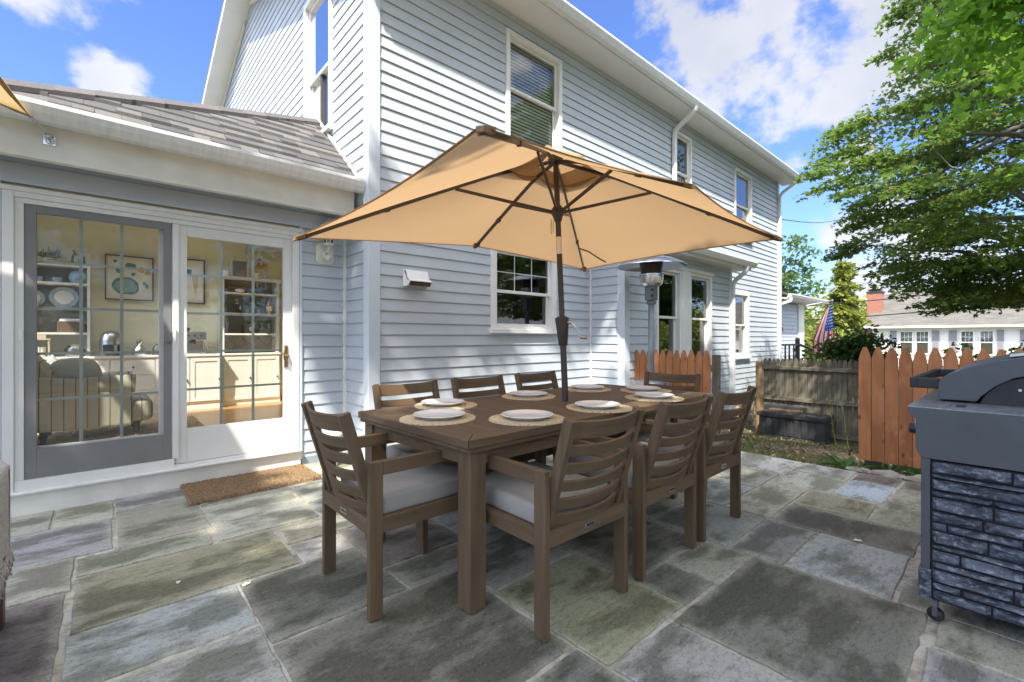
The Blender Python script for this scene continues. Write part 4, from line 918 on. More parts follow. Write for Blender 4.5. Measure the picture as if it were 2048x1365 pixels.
CP = [Vector((.925, 1.185, 1.895)), Vector((2.41, 1.19, 2.035)), Vector((3.93, 1.235, 1.965)), Vector((3.96, 3.205, 1.945)), Vector((2.42, 3.18, 1.995)), Vector((.945, 3.20, 1.855))]
sv = lambda s: s**.94
def can(p, q, s, t):
    e = p*(1-t)+q*t; w = 4*t*(1-t); L_ = (q-p).length
    e = e+(APX-e)*(.045*w*(L_/1.8)); pt = APX+(e-APX)*s
    zl = APX.z+(e.z-APX.z)*(s**1.05); pt.z = zl-.05*w*s*(1-s)*2-.02*w*s
    return pt
mb = MB(); ns, nt_ = 14, 12
for k in range(6):
    p, q = CP[k], CP[(k+1) % 6]; vs = [can(p, q, .12+.88*i/ns, j/nt_) for i in range(ns+1) for j in range(nt_+1)]
    fs = [(i*(nt_+1)+j, (i+1)*(nt_+1)+j, (i+1)*(nt_+1)+j+1, i*(nt_+1)+j+1) for i in range(ns) for j in range(nt_)]
    mb.add(vs, fs)
cano = mb.build('canopy', 'canopy', um, smooth=False, auto=16)
mb = MB()   # hem
for k in range(6):
    p, q = CP[k], CP[(k+1) % 6]
    for j in range(16):
        a, b_ = can(p, q, 1, j/16), can(p, q, 1, (j+1)/16); a2, b2 = can(p, q, .985, j/16)-Vector((0, 0, .003)), can(p, q, .985, (j+1)/16)-Vector((0, 0, .003))
        mb.add([a+Vector((0, 0, .002)), b_+Vector((0, 0, .002)), b2, a2], [(0, 1, 2, 3)])
mb.build('hem', 'flap', cano)
# vent: second small canopy above and a scalloped inner valance
mb = MB()
for k in range(6):
    p, q = CP[k], CP[(k+1) % 6]; up = Vector((0, 0, .035)); vs = []
    for i in range(7):
        for j in range(9): vs.append(can(p, q, .004+.236*i/6, j/8)+up*(1 if i < 6 else .7))
    mb.add(vs, [(i*9+j, (i+1)*9+j, (i+1)*9+j+1, i*9+j+1) for i in range(6) for j in range(8)])
mb.build('vent', 'canopy', cano, smooth=True)
mb = MB()
for k in (3, 4, 5, 2):
    p, q = CP[k], CP[(k+1) % 6]
    for j in range(12):
        f = lambda t: .022+.035*math.sin(math.pi*t)
        t0, t1 = j/12, (j+1)/12; s_ = .20
        a, b_ = can(p, q, s_, t0)-Vector((0, 0, .004)), can(p, q, s_, t1)-Vector((0, 0, .004))
        a2 = can(p, q, s_-.02, t0)-Vector((0, 0, .004+f(t0))); b2 = can(p, q, s_-.02, t1)-Vector((0, 0, .004+f(t1)))
        mb.add([a, b_, b2, a2], [(0, 1, 2, 3)])
mb.build('vent_flap', 'flap', cano)
for k in range(6):
    p = CP[k]; dz = Vector((0, 0, -.016)); pts = [can(p, p, s_, 0)+dz for s_ in (.0, .25, .5, .75, .985)]; pts[0] = HB+(p-HB).normalized()*.03
    mb = MB()
    for a, b_ in zip(pts[:-1], pts[1:]): mb.bar(a, b_, .014, .022)
    j_ = can(p, p, .66, 0)+dz; d_ = (p-HB).normalized(); mb.bar(j_-d_*.018, j_+d_*.018, .024, .032)
    rb = mb.build('rib', 'bronze', um)
    mb = MB(); sj = can(p, p, .47 if k in (1, 4) else .40, 0)+dz; d2 = (sj-RUN); d2.z = 0; d2.normalize(); mb.bar(RUN+d2*.035, sj+Vector((0, 0, -.012)), .013, .02); mb.build('strut', 'bronze', rb)
    mb = MB(); e = can(p, p, 1, 0); i_ = can(p, p, .955, 0); sd_ = Vector((-d_.y, d_.x, 0)).normalized()
    mb.hexa([i_-sd_*.03+dz*1.6, e-sd_*.012+dz*1.2, e+sd_*.012+dz*1.2, i_+sd_*.03+dz*1.6, i_-sd_*.034, e-sd_*.014, e+sd_*.014, i_+sd_*.034]); mb.build('rib_pocket', 'flap', cano)
mb = MB()   # loose tie strap hanging from one rib
a = can(CP[3], CP[3], .72, 0); pts = [a+Vector((0, 0, -.02)), a+rt*.10+Vector((0, 0, -.055)), a+rt*.20+Vector((0, 0, -.12)), a+rt*.27+Vector((0, 0, -.16))]
for q, r in zip(pts[:-1], pts[1:]): mb.bar(q, r, .004, .014)
mb.build('tie_strap', 'canopyd', cano)

# ================================================================ PATIO HEATER
ht = thing('patio_heater', 'tall grey mushroom patio heater with steel dome behind the table', 'patio heater', (4.93, 2.97, 0))
mb = MB(); c_ = (4.93, 2.97, 0); mb.lathe([(.245, .0), (.25, .02), (.235, .04), (.20, .06), (.20, .66), (.19, .675), (.06, .70), (.03, .71)], c_, 36); mb.build('base', 'heatergrey', ht, auto=40)
mb = MB(); mb.lathe([(.036, .70), (.036, 1.60), (.055, 1.605), (.06, 1.63), (.045, 1.65)], c_, 20); mb.build('pole', 'heatergrey', ht, auto=40)
mb = MB(); a = Vector(c_); mb.box(a.x-.06, a.x+.055, a.y-.055, a.y+.055, 1.65, 1.82); hb = mb.build('control_box', 'heatergrey', ht, bevel=.006)
mb = MB(); a = Vector(c_)-fw*.062
for z in (1.70, 1.77): mb.tube([a+rt*.0+Vector((0, 0, z))+fw*.02, a-fw*.02-rt*.015+Vector((0, 0, z))], .018, 12)
mb.build('dial', 'black', hb)
mb = MB(); mb.lathe([(.06, 1.815), (.10, 1.82), (.128, 1.85), (.138, 1.90), (.140, 1.925), (.133, 1.925), (.133, 1.935), (.140, 1.94), (.140, 1.96), (.11, 1.962)], c_, 36); mb.build('burner_bowl', 'steel', ht, auto=30)
m, nt, b = newmat('burner_mesh'); v = vec_in(nt, (1, 1, 1)); b.inputs['Base Color'].default_value = (.05, .045, .04, 1); b.inputs['Metallic'].default_value = .8; b.inputs['Roughness'].default_value = .4; wv = nt.nodes.new('ShaderNodeTexVoronoi'); wv.inputs['Scale'].default_value = 90; nt.links.new(v, wv.inputs['Vector']); bump(nt, b, wv.outputs['Distance'], .8, .004); M['bmesh'] = m
mb = MB(); mb.lathe([(.118, 1.955), (.138, 2.12), (.05, 2.125)], c_, 36); mb.build('burner_screen', 'bmesh', ht, auto=30)
mb = MB(); mb.lathe([(.001, 2.185), (.12, 2.18), (.25, 2.145), (.36, 2.095), (.405, 2.06), (.407, 2.052), (.36, 2.088), (.25, 2.137), (.12, 2.17), (.001, 2.176)], c_, 48); mb.build('reflector_dome', 'steel', ht, auto=30)

# ================================================================ SMALL CEDAR FENCES AND THE WEATHERED FENCE
def picket(mb, L, a, w, z0, z1, th=.018, tip=.09, o=0, rnd_=None, kind='dog'):
    r = rnd_ or random; dz = r.uniform(-.006, .006); z1 += dz
    if kind == 'dog': pl = [(a, z0), (a+w, z0), (a+w, z1-tip), (a+w*.86, z1-tip*.5), (a+w*.64, z1), (a+w*.36, z1), (a+w*.14, z1-tip*.5), (a, z1-tip)]
    else: pl = [(a, z0), (a+w, z0), (a+w, z1-tip), (a+w*.93, z1-tip*.55), (a+w*.72, z1-tip*.15), (a+w*.5, z1), (a+w*.28, z1-tip*.15), (a+w*.07, z1-tip*.55), (a, z1-tip)]
    n = len(pl); t = r.uniform(-.003, .003); vs = [L(p, o+t, z) for p, z in pl]+[L(p, o+th+t, z) for p, z in pl]
    mb.add(vs, [tuple(range(n)), tuple(range(2*n-1, n-1, -1))]+[(i, n+i, n+(i+1) % n, (i+1) % n) for i in range(n)])
rp = random.Random(2)
f1 = thing('cedar_fence', 'short run of orange cedar pickets standing in front of the bay windows behind the heater', 'fence', (5.31, 2.95, 0)); L1 = plane_frame((5.30, 0), (0, 1), (-1, 0))
y = 2.415
for k in range(12):
    mb = MB(); picket(mb, L1, y, .088, .06, 1.045, tip=.10, rnd_=rp); mb.build('picket', 'orangez', f1, bevel=.002); y += .0945
mb = MB(); mb.box(5.302, 5.34, 2.40, 3.40, .28, .36); mb.box(5.302, 5.34, 2.40, 3.40, .80, .88); mb.build('rail', 'orangey', f1)
mb = MB(); mb.box(5.30, 5.38, 2.335, 2.405, -.3, 1.0); mb.build('post', 'greyz', f1, bevel=.004)
f2 = thing('cedar_fence', 'row of orange cedar pickets beside the grill at the patio edge', 'fence', (5.27, .1, 0)); L2 = plane_frame((5.25, 0), (0, 1), (-1, 0)); y = .912
for k in range(22):
    mb = MB(); picket(mb, L2, y, .091, .075, 1.115-.0004*k, tip=.11, rnd_=rp); mb.build('picket', 'orangez', f2, bevel=.002); y -= .0955
mb = MB(); mb.box(5.252, 5.29, -1.2, .99, .30, .38); mb.box(5.252, 5.29, -1.2, .99, .82, .90); mb.build('rail', 'orangey', f2)
mb = MB(); mb.box(5.292, 5.38, .85, .97, -.4, 1.0); mb.build('post', 'greyz', f2); mb = MB(); mb.box(5.292, 5.38, -1.1, -1.0, -.4, 1.0); mb.build('post', 'greyz', f2)
f3 = thing('weathered_fence', 'low weathered grey-brown picket fence across the yard behind the resin box', 'fence', (9.95, 2, -.73)); L3 = plane_frame((9.9, 0), (0, 1), (-1, 0)); y = 3.38
for k in range(62):
    mb = MB(); picket(mb, L3, y, .071, -.80+rp.uniform(-.02, .02), .80+rp.uniform(-.01, .015), tip=.085, o=-.02, rnd_=rp, kind='round'); mb.build('picket', 'greyz', f3); y -= .0775
for z in (.58, -.02, -.62):
    mb = MB(); mb.box(9.86, 9.90, -1.5, 3.47, z, z+.07); mb.build('rail', 'greyy', f3, bevel=.004)
mb = MB(); mb.tube([(9.88, 3.52, -1), (9.88, 3.52, .70), (9.88, 3.52, .735)], [.068, .066, .05], 12); mb.build('post', 'postwood', f3)
# resin deck box
db = thing('deck_box', 'long charcoal resin storage box lying against the weathered fence', 'storage box', (9.5, 2.8, -.72))
mb = MB(); mb.box(9.33, 9.78, 2.27, 3.33, -.70, -.27)
for k in range(9): mb.box(9.318, 9.33, 2.30+k*.117, 2.385+k*.117, -.60, -.30)
mb.box(9.31, 9.80, 2.25, 3.35, -.70, -.62)
for y in (2.26, 3.22): mb.box(9.30, 9.42, y, y+.12, -.78, -.66)
mb.build('box_body', 'deckbox', db, bevel=.006)
mb = MB(); mb.box(9.30, 9.81, 2.24, 3.36, -.27, -.20)
for k in range(10): mb.box(9.34, 9.78, 2.28+k*.105, 2.365+k*.105, -.20, -.192)
mb.build('lid', 'deckbox', db, bevel=.008)
mb = MB(); mb.box(9.285, 9.30, 2.72, 2.86, -.27, -.235); mb.build('latch', 'iron', db)
tr = thing('seed_tray', 'shallow dark tray with rusty brown boards resting on the resin box', 'tray', (9.62, 3.0, -.19))
mb = MB(); mb.box(9.66, 9.80, 2.66, 3.34, -.19, -.10); mb.build('tray', 'deckbox', tr, bevel=.004)
mb = MB(); mb.box(9.52, 9.655, 2.68, 3.22, -.19, -.155); mb.build('board', 'wicker', tr, bevel=.003)

# ================================================================ GRILL
gr = thing('grill_cart', 'large grey gas grill on a cart clad in dark blue faux stone', 'grill', (3.3, -.1, 0))
XL, XRt = 2.60, 4.10
mb = MB()   # side end panel profile (y,z)
pr = [(.325, .900), (.325, .878), (.316, .866), (.300, .852), (.300, .735), (.296, .715), (.281, .690), (-.62, .690), (-.62, .900)]
mb.prism(pr, 'x', XL, XL+.012); mb.prism(pr, 'x', XRt-.012, XRt)
mb.prism([(.322, .898), (.322, .879), (.313, .867), (.297, .853), (.297, .735), (.293, .716), (.279, .692), (-.615, .692), (-.615, .898)], 'x', XL+.012, XRt-.012)
mb.build('side_shelf', 'grillgrey', gr, bevel=.002, fix=True)
mb = MB(); mb.box(XL-.001, XRt+.001, -.622, .327, .9005, .906); gt = mb.build('top_plate', 'grilltop', gr, bevel=.002)
mb = MB(); mb.box(2.68, 2.79, .20, .203, .9061, .9068); mb.box(2.69, 2.80, .155, .185, .9061, .9068); mb.build('slot', 'black', gt)
mb = MB()   # knob row on the front
for k in range(5):
    x = 2.68+k*.27
    mb.tube([(x, .300, .80), (x, .306, .80)], .034, 16); mb.tube([(x, .306, .80), (x, .33, .80)], [.024, .021], 16)
mb.build('knobs', 'black', gr)
mb = MB(); mb.tube([(2.69, .3005, .825), (2.69, .309, .825)], .036, 16); mb.build('knob_bezel', 'blueceramic', gr)
# lid: curved hood (profile y,z) between x 2.90 and 3.80
LX0, LX1 = 2.90, 3.86
outer = [(.255, .915), (.255, .985), (.250, 1.005), (.225, 1.030), (.16, 1.066), (.08, 1.096), (-.02, 1.120), (-.14, 1.134), (-.30, 1.128), (-.42, 1.09), (-.50, 1.0), (-.52, .93)]
inner = [(-.30, .93), (-.26, 1.0), (-.14, 1.045), (-.04, 1.045), (.02, 1.025), (.07, .99), (.115, .94), (.13, .915)]
side = outer+inner
mb = MB()
mb.prism(side, 'x', LX0, LX0+.012); mb.prism(side, 'x', LX1-.012, LX1)
op = outer; n = len(op)
inn_ = [(y*.975-.002, z-.012 if z > .93 else z) for y, z in op]
mb.prism(op+inn_[::-1], 'x', LX0+.012, LX1-.012); ld = mb.build('lid', 'grillgrey', gr, fix=True, bevel=.003)
mb = MB(); mb.prism([(.12, .907), (.10, .95), (.05, 1.01), (-.05, 1.04), (-.2, 1.04), (-.45, 1.0), (-.5, .907)], 'x', LX0+.02, LX1-.02); fb_ = mb.build('firebox', 'black', gr, fix=True)
mb = MB()
for (y, z) in ((-.02, 1.01), (.0, .975), (-.05, .94)): mb.tube([(LX0+.018, y, z), (LX0+.022, y, z)], .006, 8)
mb.build('rivet', 'steel', fb_)
mb = MB(); mb.bar((LX0+.03, .25, .985), (LX0+.03, .335, .985), .028, .05); mb.bar((LX1-.03, .25, .985), (LX1-.03, .335, .985), .028, .05); mb.bar((LX0+.015, .345, .985), (LX1-.015, .345, .985), .026, .05); mb.build('lid_handle', 'black', ld, bevel=.006)
mb = MB(); mb.prism([(.03, 1.116), (-.14, 1.145), (-.26, 1.143), (-.26, 1.155), (-.14, 1.157), (.03, 1.128)], 'x', LX0+.05, LX0+.40); mb.build('warming_plate', 'steel', ld)
# cart frame
mb = MB()
mb.box(XL+.0, XL+.018, .254, .281, .225, .689); mb.box(XL+.002, XL+.05, .279, .283, .225, .689)
for z in (.25, .36, .47, .58, .66): mb.tube([(XL-.002, .268, z), (XL, .268, z)], .004, 8)
mb.box(XL+.03, XRt-.03, -.59, .26, .10, .685); mb.build('cart_frame', 'grillgrey', gr, bevel=.002)
# faux stone cladding on the side: irregular courses, every stone rough
rg = random.Random(21)
def stones(mb, L, a0, a1, z0, z1, th):
    z = z1
    hs = [.052, .020, .050, .026, .060, .046, .036, .056, .024, .050, .030, .056, .032, .046, .058, .034]
    hi_ = 0
    while z > z0+.012:
        h_ = hs[hi_ % len(hs)]; hi_ += 1; h_ = min(h_, z-z0); a = a0-rg.uniform(0, .1)
        while a < a1:
            w = rg.uniform(.13, .30) if h_ > .03 else rg.uniform(.25, .5); x0 = max(a, a0); x1 = min(a+w, a1)
            if x1-x0 > .02:
                nx = max(3, int((x1-x0)/.014)); nz_ = max(3, int(h_/.010)); vs = []; pth = rg.uniform(.5, 1.0)*th; ph = rg.uniform(0, 9); sl_ = rg.uniform(-.006, .006)
                for j in range(nz_+1):
                    for i in range(nx+1):
                        u, v_ = i/nx, j/nz_; e = min(1, min(u, 1-u)*(x1-x0)/.006)*min(1, min(v_, 1-v_)*h_/.006)
                        o = .002+e*(pth+.004*math.sin(u*9+ph)+sl_*(v_-.5)*2+rg.gauss(0, .0007)+.004*math.sin(v_*5+ph*2+u*4))
                        vs.append(L(x0+.0035+(x1-x0-.007)*u+rg.gauss(0, .0004), o, z-h_+.0035+(h_-.007)*v_))
                mb.add(vs, [(j*(nx+1)+i, j*(nx+1)+i+1, (j+1)*(nx+1)+i+1, (j+1)*(nx+1)+i) for j in range(nz_) for i in range(nx)])
            a += w
        z -= h_
LGs = plane_frame((XL+.006, 0), (0, -1), (-1, 0))
mb = MB(); stones(mb, LGs, -.250, .59, .10, .682, .020); mb.box(XL+.004, XL+.03, -.59, .25, .10, .684, 1); mb.build('stone_cladding', ['slate', 'slategap'], gr, auto=50)
mb = MB(); mb.box(XL-.014, XL+.05, .250, .290, .105, .225)
stones(mb, plane_frame((XL-.014, 0), (0, -1), (-1, 0)), -.290, -.252, .105, .225, .006)
mb.build('stone_corner', 'slate', gr, bevel=.004)
for (x, y) in ((XL+.035, .24), (XRt-.06, .24), (XL+.035, -.56), (XRt-.06, -.56)):
    mb = MB(); mb.ball((x, y, .029), .029, 18, 0, .85, 1, 1); cst = mb.build('caster', 'black', gr, auto=60)
    mb = MB(); mb.prism([(x-.030, .03), (x-.026, .03), (x-.026, .066), (x+.026, .066), (x+.026, .03), (x+.030, .03), (x+.030, .07), (x+.012, .10), (x-.012, .10), (x-.030, .07)], 'y', y-.008, y+.008); mb.build('caster_fork', 'grillgrey', cst)

# ================================================================ DOORMAT, POT, SOFA WITH THROW, SAIL
mb = MB(); rd = random.Random(6); nx, ny = 130, 74; x0, x1, y0, y1 = .475, 1.40, 3.965, 4.505; vs = []
for j in range(ny+1):
    for i in range(nx+1):
        e = 0 if i in (0, nx) or j in (0, ny) else 1; cr_ = max(0, (i/nx-.9))*.22*(1-j/ny)
        vs.append((x0+(x1-x0)*i/nx+rd.gauss(0, .002), y0+(y1-y0)*j/ny+rd.gauss(0, .002)-.01*(i/nx), .003+e*(.017+rd.uniform(0, .009)+cr_*.3)))
mb.add(vs, [(j*(nx+1)+i, j*(nx+1)+i+1, (j+1)*(nx+1)+i+1, (j+1)*(nx+1)+i) for j in range(ny) for i in range(nx)])
setp(mb.build('doormat', 'coir'), 'shaggy brown coir doormat lying in front of the glass door', 'doormat')
mb = MB(); mb.lathe([(.075, 0), (.08, .01), (.098, .16), (.105, .215), (.112, .22), (.112, .235), (.104, .24), (.110, .27), (.118, .275), (.118, .30), (.106, .30), (.10, .27), (.001, .265)], (1.585, 4.33, 0), 32)
setp(mb.build('plant_pot', 'cream', auto=40), 'cream ribbed ceramic pot on the ground behind the left end chair', 'pot')
sf = thing('patio_armchair', 'dark brown wooden patio seat at the left edge with a cream fringed throw over it', 'armchair', (-.68, 2.62, 0))
mb = MB(); mb.box(-.352, -.297, 2.80, 2.87, 0, .63); mb.box(-1.05, -.99, 2.80, 2.87, 0, .63); mb.build('leg', 'sofawood', sf, bevel=.003)
mb = MB(); mb.box(-.352, -.297, 2.15, 2.22, 0, .63); mb.box(-1.05, -.99, 2.15, 2.22, 0, .63); mb.build('leg', 'sofawood', sf, bevel=.003)
mb = MB(); mb.box(-.355, -.294, 2.15, 2.87, .632, .665); mb.box(-1.05, -.99, 2.15, 2.87, .632, .665); mb.build('armrest', 'sofawood', sf, bevel=.003)
mb = MB(); mb.box(-.985, -.357, 2.17, 2.85, .22, .30); mb.build('seat_frame', 'sofawood', sf, bevel=.003)
mb = MB(); mb.box(-.98, -.36, 2.19, 2.84, .302, .44); mb.build('cushion', 'cushion', sf, bevel=.03, seg=4)
thr = MB(); ny_, nu = 26, 18; vs = []; rt_ = random.Random(8)
for j in range(ny_+1):
    y = 2.30+.56*j/ny_
    for i in range(nu+1):
        u = i/nu
        if u < .2: x = -.62+.26*(u/.2); z = .52+.16*(u/.2)
        elif u < .3: x = -.36+.07*((u-.2)/.1); z = .682
        else: x = -.286+.008*math.sin(j*.9)*(u-.3); z = .68-(u-.3)/.7*.37
        vs.append((x+.003*math.sin(j*2.1+i), y, z+.003*math.sin(j*1.3)))
thr.add(vs, [(j*(nu+1)+i, j*(nu+1)+i+1, (j+1)*(nu+1)+i+1, (j+1)*(nu+1)+i) for j in range(ny_) for i in range(nu)])
# return over the far end of the arm
vs = []
for j in range(9):
    for i in range(13):
        a = i/12; x = -.284-.0*a; z = .66-(.34)*(j/8); vs.append((-.284-.10*a, 2.862+.012*math.sin(a*7+j*.2)+.008, z))
thr.add(vs, [(j*13+i, j*13+i+1, (j+1)*13+i+1, (j+1)*13+i) for j in range(8) for i in range(12)])
for k in range(110):
    y = 2.30+.57*k/110; L_ = rt_.uniform(.04, .075); xx = -.282+rt_.uniform(-.004, .006); thr.tube([(xx, y, .312), (xx+rt_.uniform(-.006, .01), y+rt_.uniform(-.008, .008), .312-L_*.5), (xx+rt_.uniform(-.01, .012), y+rt_.uniform(-.012, .012), .312-L_)], [.003, .0028, .0035], 4)
for k in range(26):
    xx = -.284-.10*k/26; L_ = rt_.uniform(.04, .075); thr.tube([(xx, 2.872, .325), (xx+rt_.uniform(-.006, .006), 2.874, .325-L_)], .003, 4)
setp(thr.build('throw_blanket', 'throw', smooth=True), 'cream woven throw with a knotted fringe hanging over the brown seat', 'blanket')
sa = thing('shade_sail', 'sand coloured shade sail corner hooked to the extension fascia', 'shade sail', (-.30, 4.24, 2.47))
H = Vector((-.245, 4.16, 2.505)); T_ = H+Vector((-.03, -.015, .03))
def ray(px, py, d):
    u = (px-1024)/915; w = (676-py)/915; th_ = R(48)
    return Vector((d*(math.cos(th_)+u*math.sin(th_)), d*(math.sin(th_)-u*math.cos(th_)), 1.2+d*w))
E1 = Vector((-.916, 2.60, 3.28)); E2 = Vector((-1.9, 4.0, 2.93))
T0 = Vector((-.315, 4.06, 2.555))
vs = []; n = 16
for i in range(n+1):
    for j in range(9):
        s_, t = i/n, j/8; e = E1*(1-t)+E2*t; p = T0+(e-T0)*s_; p.z -= .06*s_*(1-s_)*4*.3+.05*4*t*(1-t)*s_*.4; vs.append(p)
mb = MB(); mb.add(vs, [(i*9+j, (i+1)*9+j, (i+1)*9+j+1, i*9+j+1) for i in range(n) for j in range(8)]); mb.build('sail_cloth', 'sail', sa, smooth=True)
mb = MB(); 
for (a, e) in ((T0, E1), (T0, E2)):
    s_ = (E1-E2).normalized()*(-1 if e is E1 else 1)
    for i in range(10):
        p, q = a+(e-a)*(i/10), a+(e-a)*((i+1)/10); dp = Vector((0, 0, -.06*(i/10)*(1-i/10)*1.2)); dq = Vector((0, 0, -.06*((i+1)/10)*(1-(i+1)/10)*1.2)); w0 = .045*min(1, i/10*6+.1)
        w1 = .045*min(1, (i+1)/10*6+.1); up = Vector((0, 0, -.004))
        mb.add([p+dp+up, q+dq+up, q+dq+s_*w1+up, p+dp+s_*w0+up], [(0, 1, 2, 3)])
mb.build('webbing', 'sailhem', sa)
mb = MB(); d_ = (H-T0).normalized(); mb.tube([T0, T0+d_*.03], .008, 8); sdv = Vector((.6, 0, -.8))*.007
mb.tube([T0+d_*.03+sdv, T0+d_*.085+sdv], .003, 6); mb.tube([T0+d_*.03-sdv, T0+d_*.085-sdv], .003, 6); mb.tube([T0+d_*.08, H+d_*.02], .005, 8)
for k in range(12):
    a = k*math.pi/6; b2 = a+math.pi/6; c_ = H+Vector((0, .02, -.01)); mb.tube([c_+Vector((math.cos(a), .1*math.sin(a), math.sin(a)))*.02, c_+Vector((math.cos(b2), .1*math.sin(b2), math.sin(b2)))*.02], .0045, 6)
mb.tube([H+Vector((0, .0, -.015)), Vector((H.x, 4.24, 2.485))], .007, 8); mb.box(H.x-.028, H.x+.028, 4.228, 4.239, 2.455, 2.515); mb.build('turnbuckle', 'steel', sa)

# ================================================================ THE ROOM BEHIND THE GLASS
fl = .122
mb = MB(); rg2 = random.Random(12); nx, ny = 60, 60; vs = []
for j in range(ny+1):
    for i in range(nx+1):
        e = 0 if i in (0, nx) or j in (0, ny) else 1; vs.append((-.8+1.75*i/nx+rg2.gauss(0, .004), 5.3+2.3*j/ny+rg2.gauss(0, .004), fl+.002+e*(.012+rg2.uniform(0, .012))))
mb.add(vs, [(j*(nx+1)+i, j*(nx+1)+i+1, (j+1)*(nx+1)+i+1, (j+1)*(nx+1)+i) for j in range(ny) for i in range(nx)])
setp(mb.build('rug', 'rug'), 'chunky golden jute rug on the wooden floor inside', 'rug')
ac = thing('striped_armchair', 'pale armchair with dark stripes on the rug behind the screened glass panel', 'armchair', (-.1, 6.8, fl))
def roll(mb, y0, y1, pts, r):   # rolled arm
    mb.tube([(pts[0][0], (y0+y1)/2, pts[0][1]), *[(p[0], (y0+y1)/2, p[1]) for p in pts[1:]]], r, 16)
for yc in (6.44, 7.16):
    mb = MB(); mb.box(-.50, .26, yc-.06, yc+.06, .27, .66); mb.build('arm', 'stripe', ac, bevel=.02, seg=3)
    mb = MB(); mb.tube([(-.52, yc, .74), (-.2, yc, .70), (.1, yc, .715), (.285, yc, .705)], [.085, .082, .088, .098], 18); mb.build('arm_roll', 'stripe', ac, auto=50)
mb = MB(); mb.box(-.50, .34, 6.50, 7.10, .26, .40); mb.build('seat_base', 'stripe', ac, bevel=.03, seg=4)
mb = MB(); mb.box(-.40, .44, 6.40, 7.2, .285, .53); mb.build('seat_cushion', 'stripe', ac, bevel=.07, seg=5)
mb = MB(); mb.prism([(-.56, .28), (-.36, .28), (-.28, .55), (-.36, .85), (-.50, 1.03), (-.62, 1.08), (-.70, 1.0), (-.66, .7)], 'y', 6.46, 7.14); mb.build('back', 'stripe', ac, bevel=.05, seg=4, fix=True)
for x, y in ((.30, 6.46), (.30, 7.10), (-.42, 6.48), (-.42, 7.10)):
    mb = MB(); mb.lathe([(.018, 0), (.03, .02), (.022, .04), (.034, .08), (.028, .12), (.04, .165)], (x, y, fl+.01), 12); mb.build('leg', 'black', ac, auto=50)
mb = MB(); mb.ball((-.20, 6.72, .78), .22, 20, 0, 1, .45, .95, .6); setp(mb.build('throw_pillow', 'greypillow', smooth=True), 'soft grey pillow leaning on the striped armchair', 'pillow')
mb = MB(); mb.prism([(-.52, .80), (-.28, .80), (-.40, 1.02)], 'y', 7.3, 7.36); setp(mb.build('throw_pillow', 'porcelain', bevel=.02, seg=3), 'small pointed white pillow behind the grey one', 'pillow')
# low cabinets along the back wall
def cabinet(name, lab, x0, x1, y0, y1, z0, z1, cols, cat):
    t = thing(name, lab, cat, ((x0+x1)/2, (y0+y1)/2, fl))
    mb = MB(); mb.box(x0, x1, y0+.012, y1, z0+.02, z1-.03); mb.box(x0-.005, x1+.005, y0+.02, y1, fl, z0+.02); mb.build('body', 'cabinet', t, bevel=.003)
    mb = MB(); mb.box(x0-.015, x1+.015, y0-.015, y1, z1-.03, z1); mb.build('worktop', 'cabinet', t, bevel=.004)
    n = sum(w for w, k in cols); x = x0+.01; W_ = (x1-x0-.02)/n
    for w, k in cols:
        xa, xb = x+.006, x+W_*w-.006; x += W_*w
        if k == 'door': L_ = [(z0+.05, z1-.05)]
        else: q = (z1-z0-.10)/3; L_ = [(z0+.05+q*i+.004, z0+.05+q*(i+1)-.004) for i in range(3)]
        for za, zb in L_:
            mb = MB(); mb.box(xa, xb, y0, y0+.012, za, zb)
            if k == 'door':
                fr = .055; mb = MB(); mb.box(xa, xa+fr, y0-.004, y0+.012, za, zb); mb.box(xb-fr, xb, y0-.004, y0+.012, za, zb); mb.box(xa+fr, xb-fr, y0-.004, y0+.012, za, za+fr); mb.box(xa+fr, xb-fr, y0-.004, y0+.012, zb-fr, zb); mb.box(xa+fr, xb-fr, y0+.005, y0+.012, za+fr, zb-fr)
            d_ = mb.build('door' if k == 'door' else 'drawer', 'cabinet', t, bevel=.002)
            mb = MB(); mb.ball(((xb-.03 if k == 'door' else (xa+xb)/2), y0-.022, (za+zb)/2+(0.0)), .015, 10); mb.tube([((xb-.03 if k == 'door' else (xa+xb)/2), y0-.02, (za+zb)/2), ((xb-.03 if k == 'door' else (xa+xb)/2), y0+.002, (za+zb)/2)], .006, 6); mb.build('knob', 'knob', d_)
    return t
cabinet('sideboard', 'long cream sideboard with drawers along the back wall inside', -.72, 1.40, 8.20, 8.77, .2, .95, [(1, 'door'), (1, 'door'), (1.2, 'drawer'), (1, 'door'), (1, 'door')], 'sideboard')
def shelves(name, lab, x0, x1, y0, y1, zs):
    t = thing(name, lab, 'shelf', ((x0+x1)/2, (y0+y1)/2, zs[0]))
    mb = MB(); mb.box(x0, x0+.03, y0, y1, zs[0], zs[-1]); mb.build('side_panel', 'cabinet', t); mb = MB(); mb.box(x1-.03, x1, y0, y1, zs[0], zs[-1]); mb.build('side_panel', 'cabinet', t)
    mb = MB(); mb.box(x0+.03, x1-.03, y1-.02, y1, zs[0], zs[-1]); mb.build('back_panel', 'shelfback', t)
    for z in zs[1:]:
        mb = MB(); mb.box(x0+.03, x1-.03, y0+.004, y1-.02, z-.028, z); mb.build('shelf', 'cabinet', t, bevel=.002)
    return t
shelves('bookcase', 'cream open bookcase with grey back left of the framed cabbage print', -.72, -.10, 8.42, 8.77, [.95, 1.27, 1.60, 1.93, 2.17])
cabinet('hutch_cabinet', 'cream corner cabinet with two panelled doors at the right inside', 1.43, 2.26, 8.36, 8.77, .16, .95, [(1, 'door'), (1, 'door')], 'cabinet')
shelves('hutch_shelves', 'cream wall shelves holding glasses and bottles right of the carrot print', 1.43, 2.26, 8.42, 8.77, [.951, 1.27, 1.60, 1.93, 2.18])
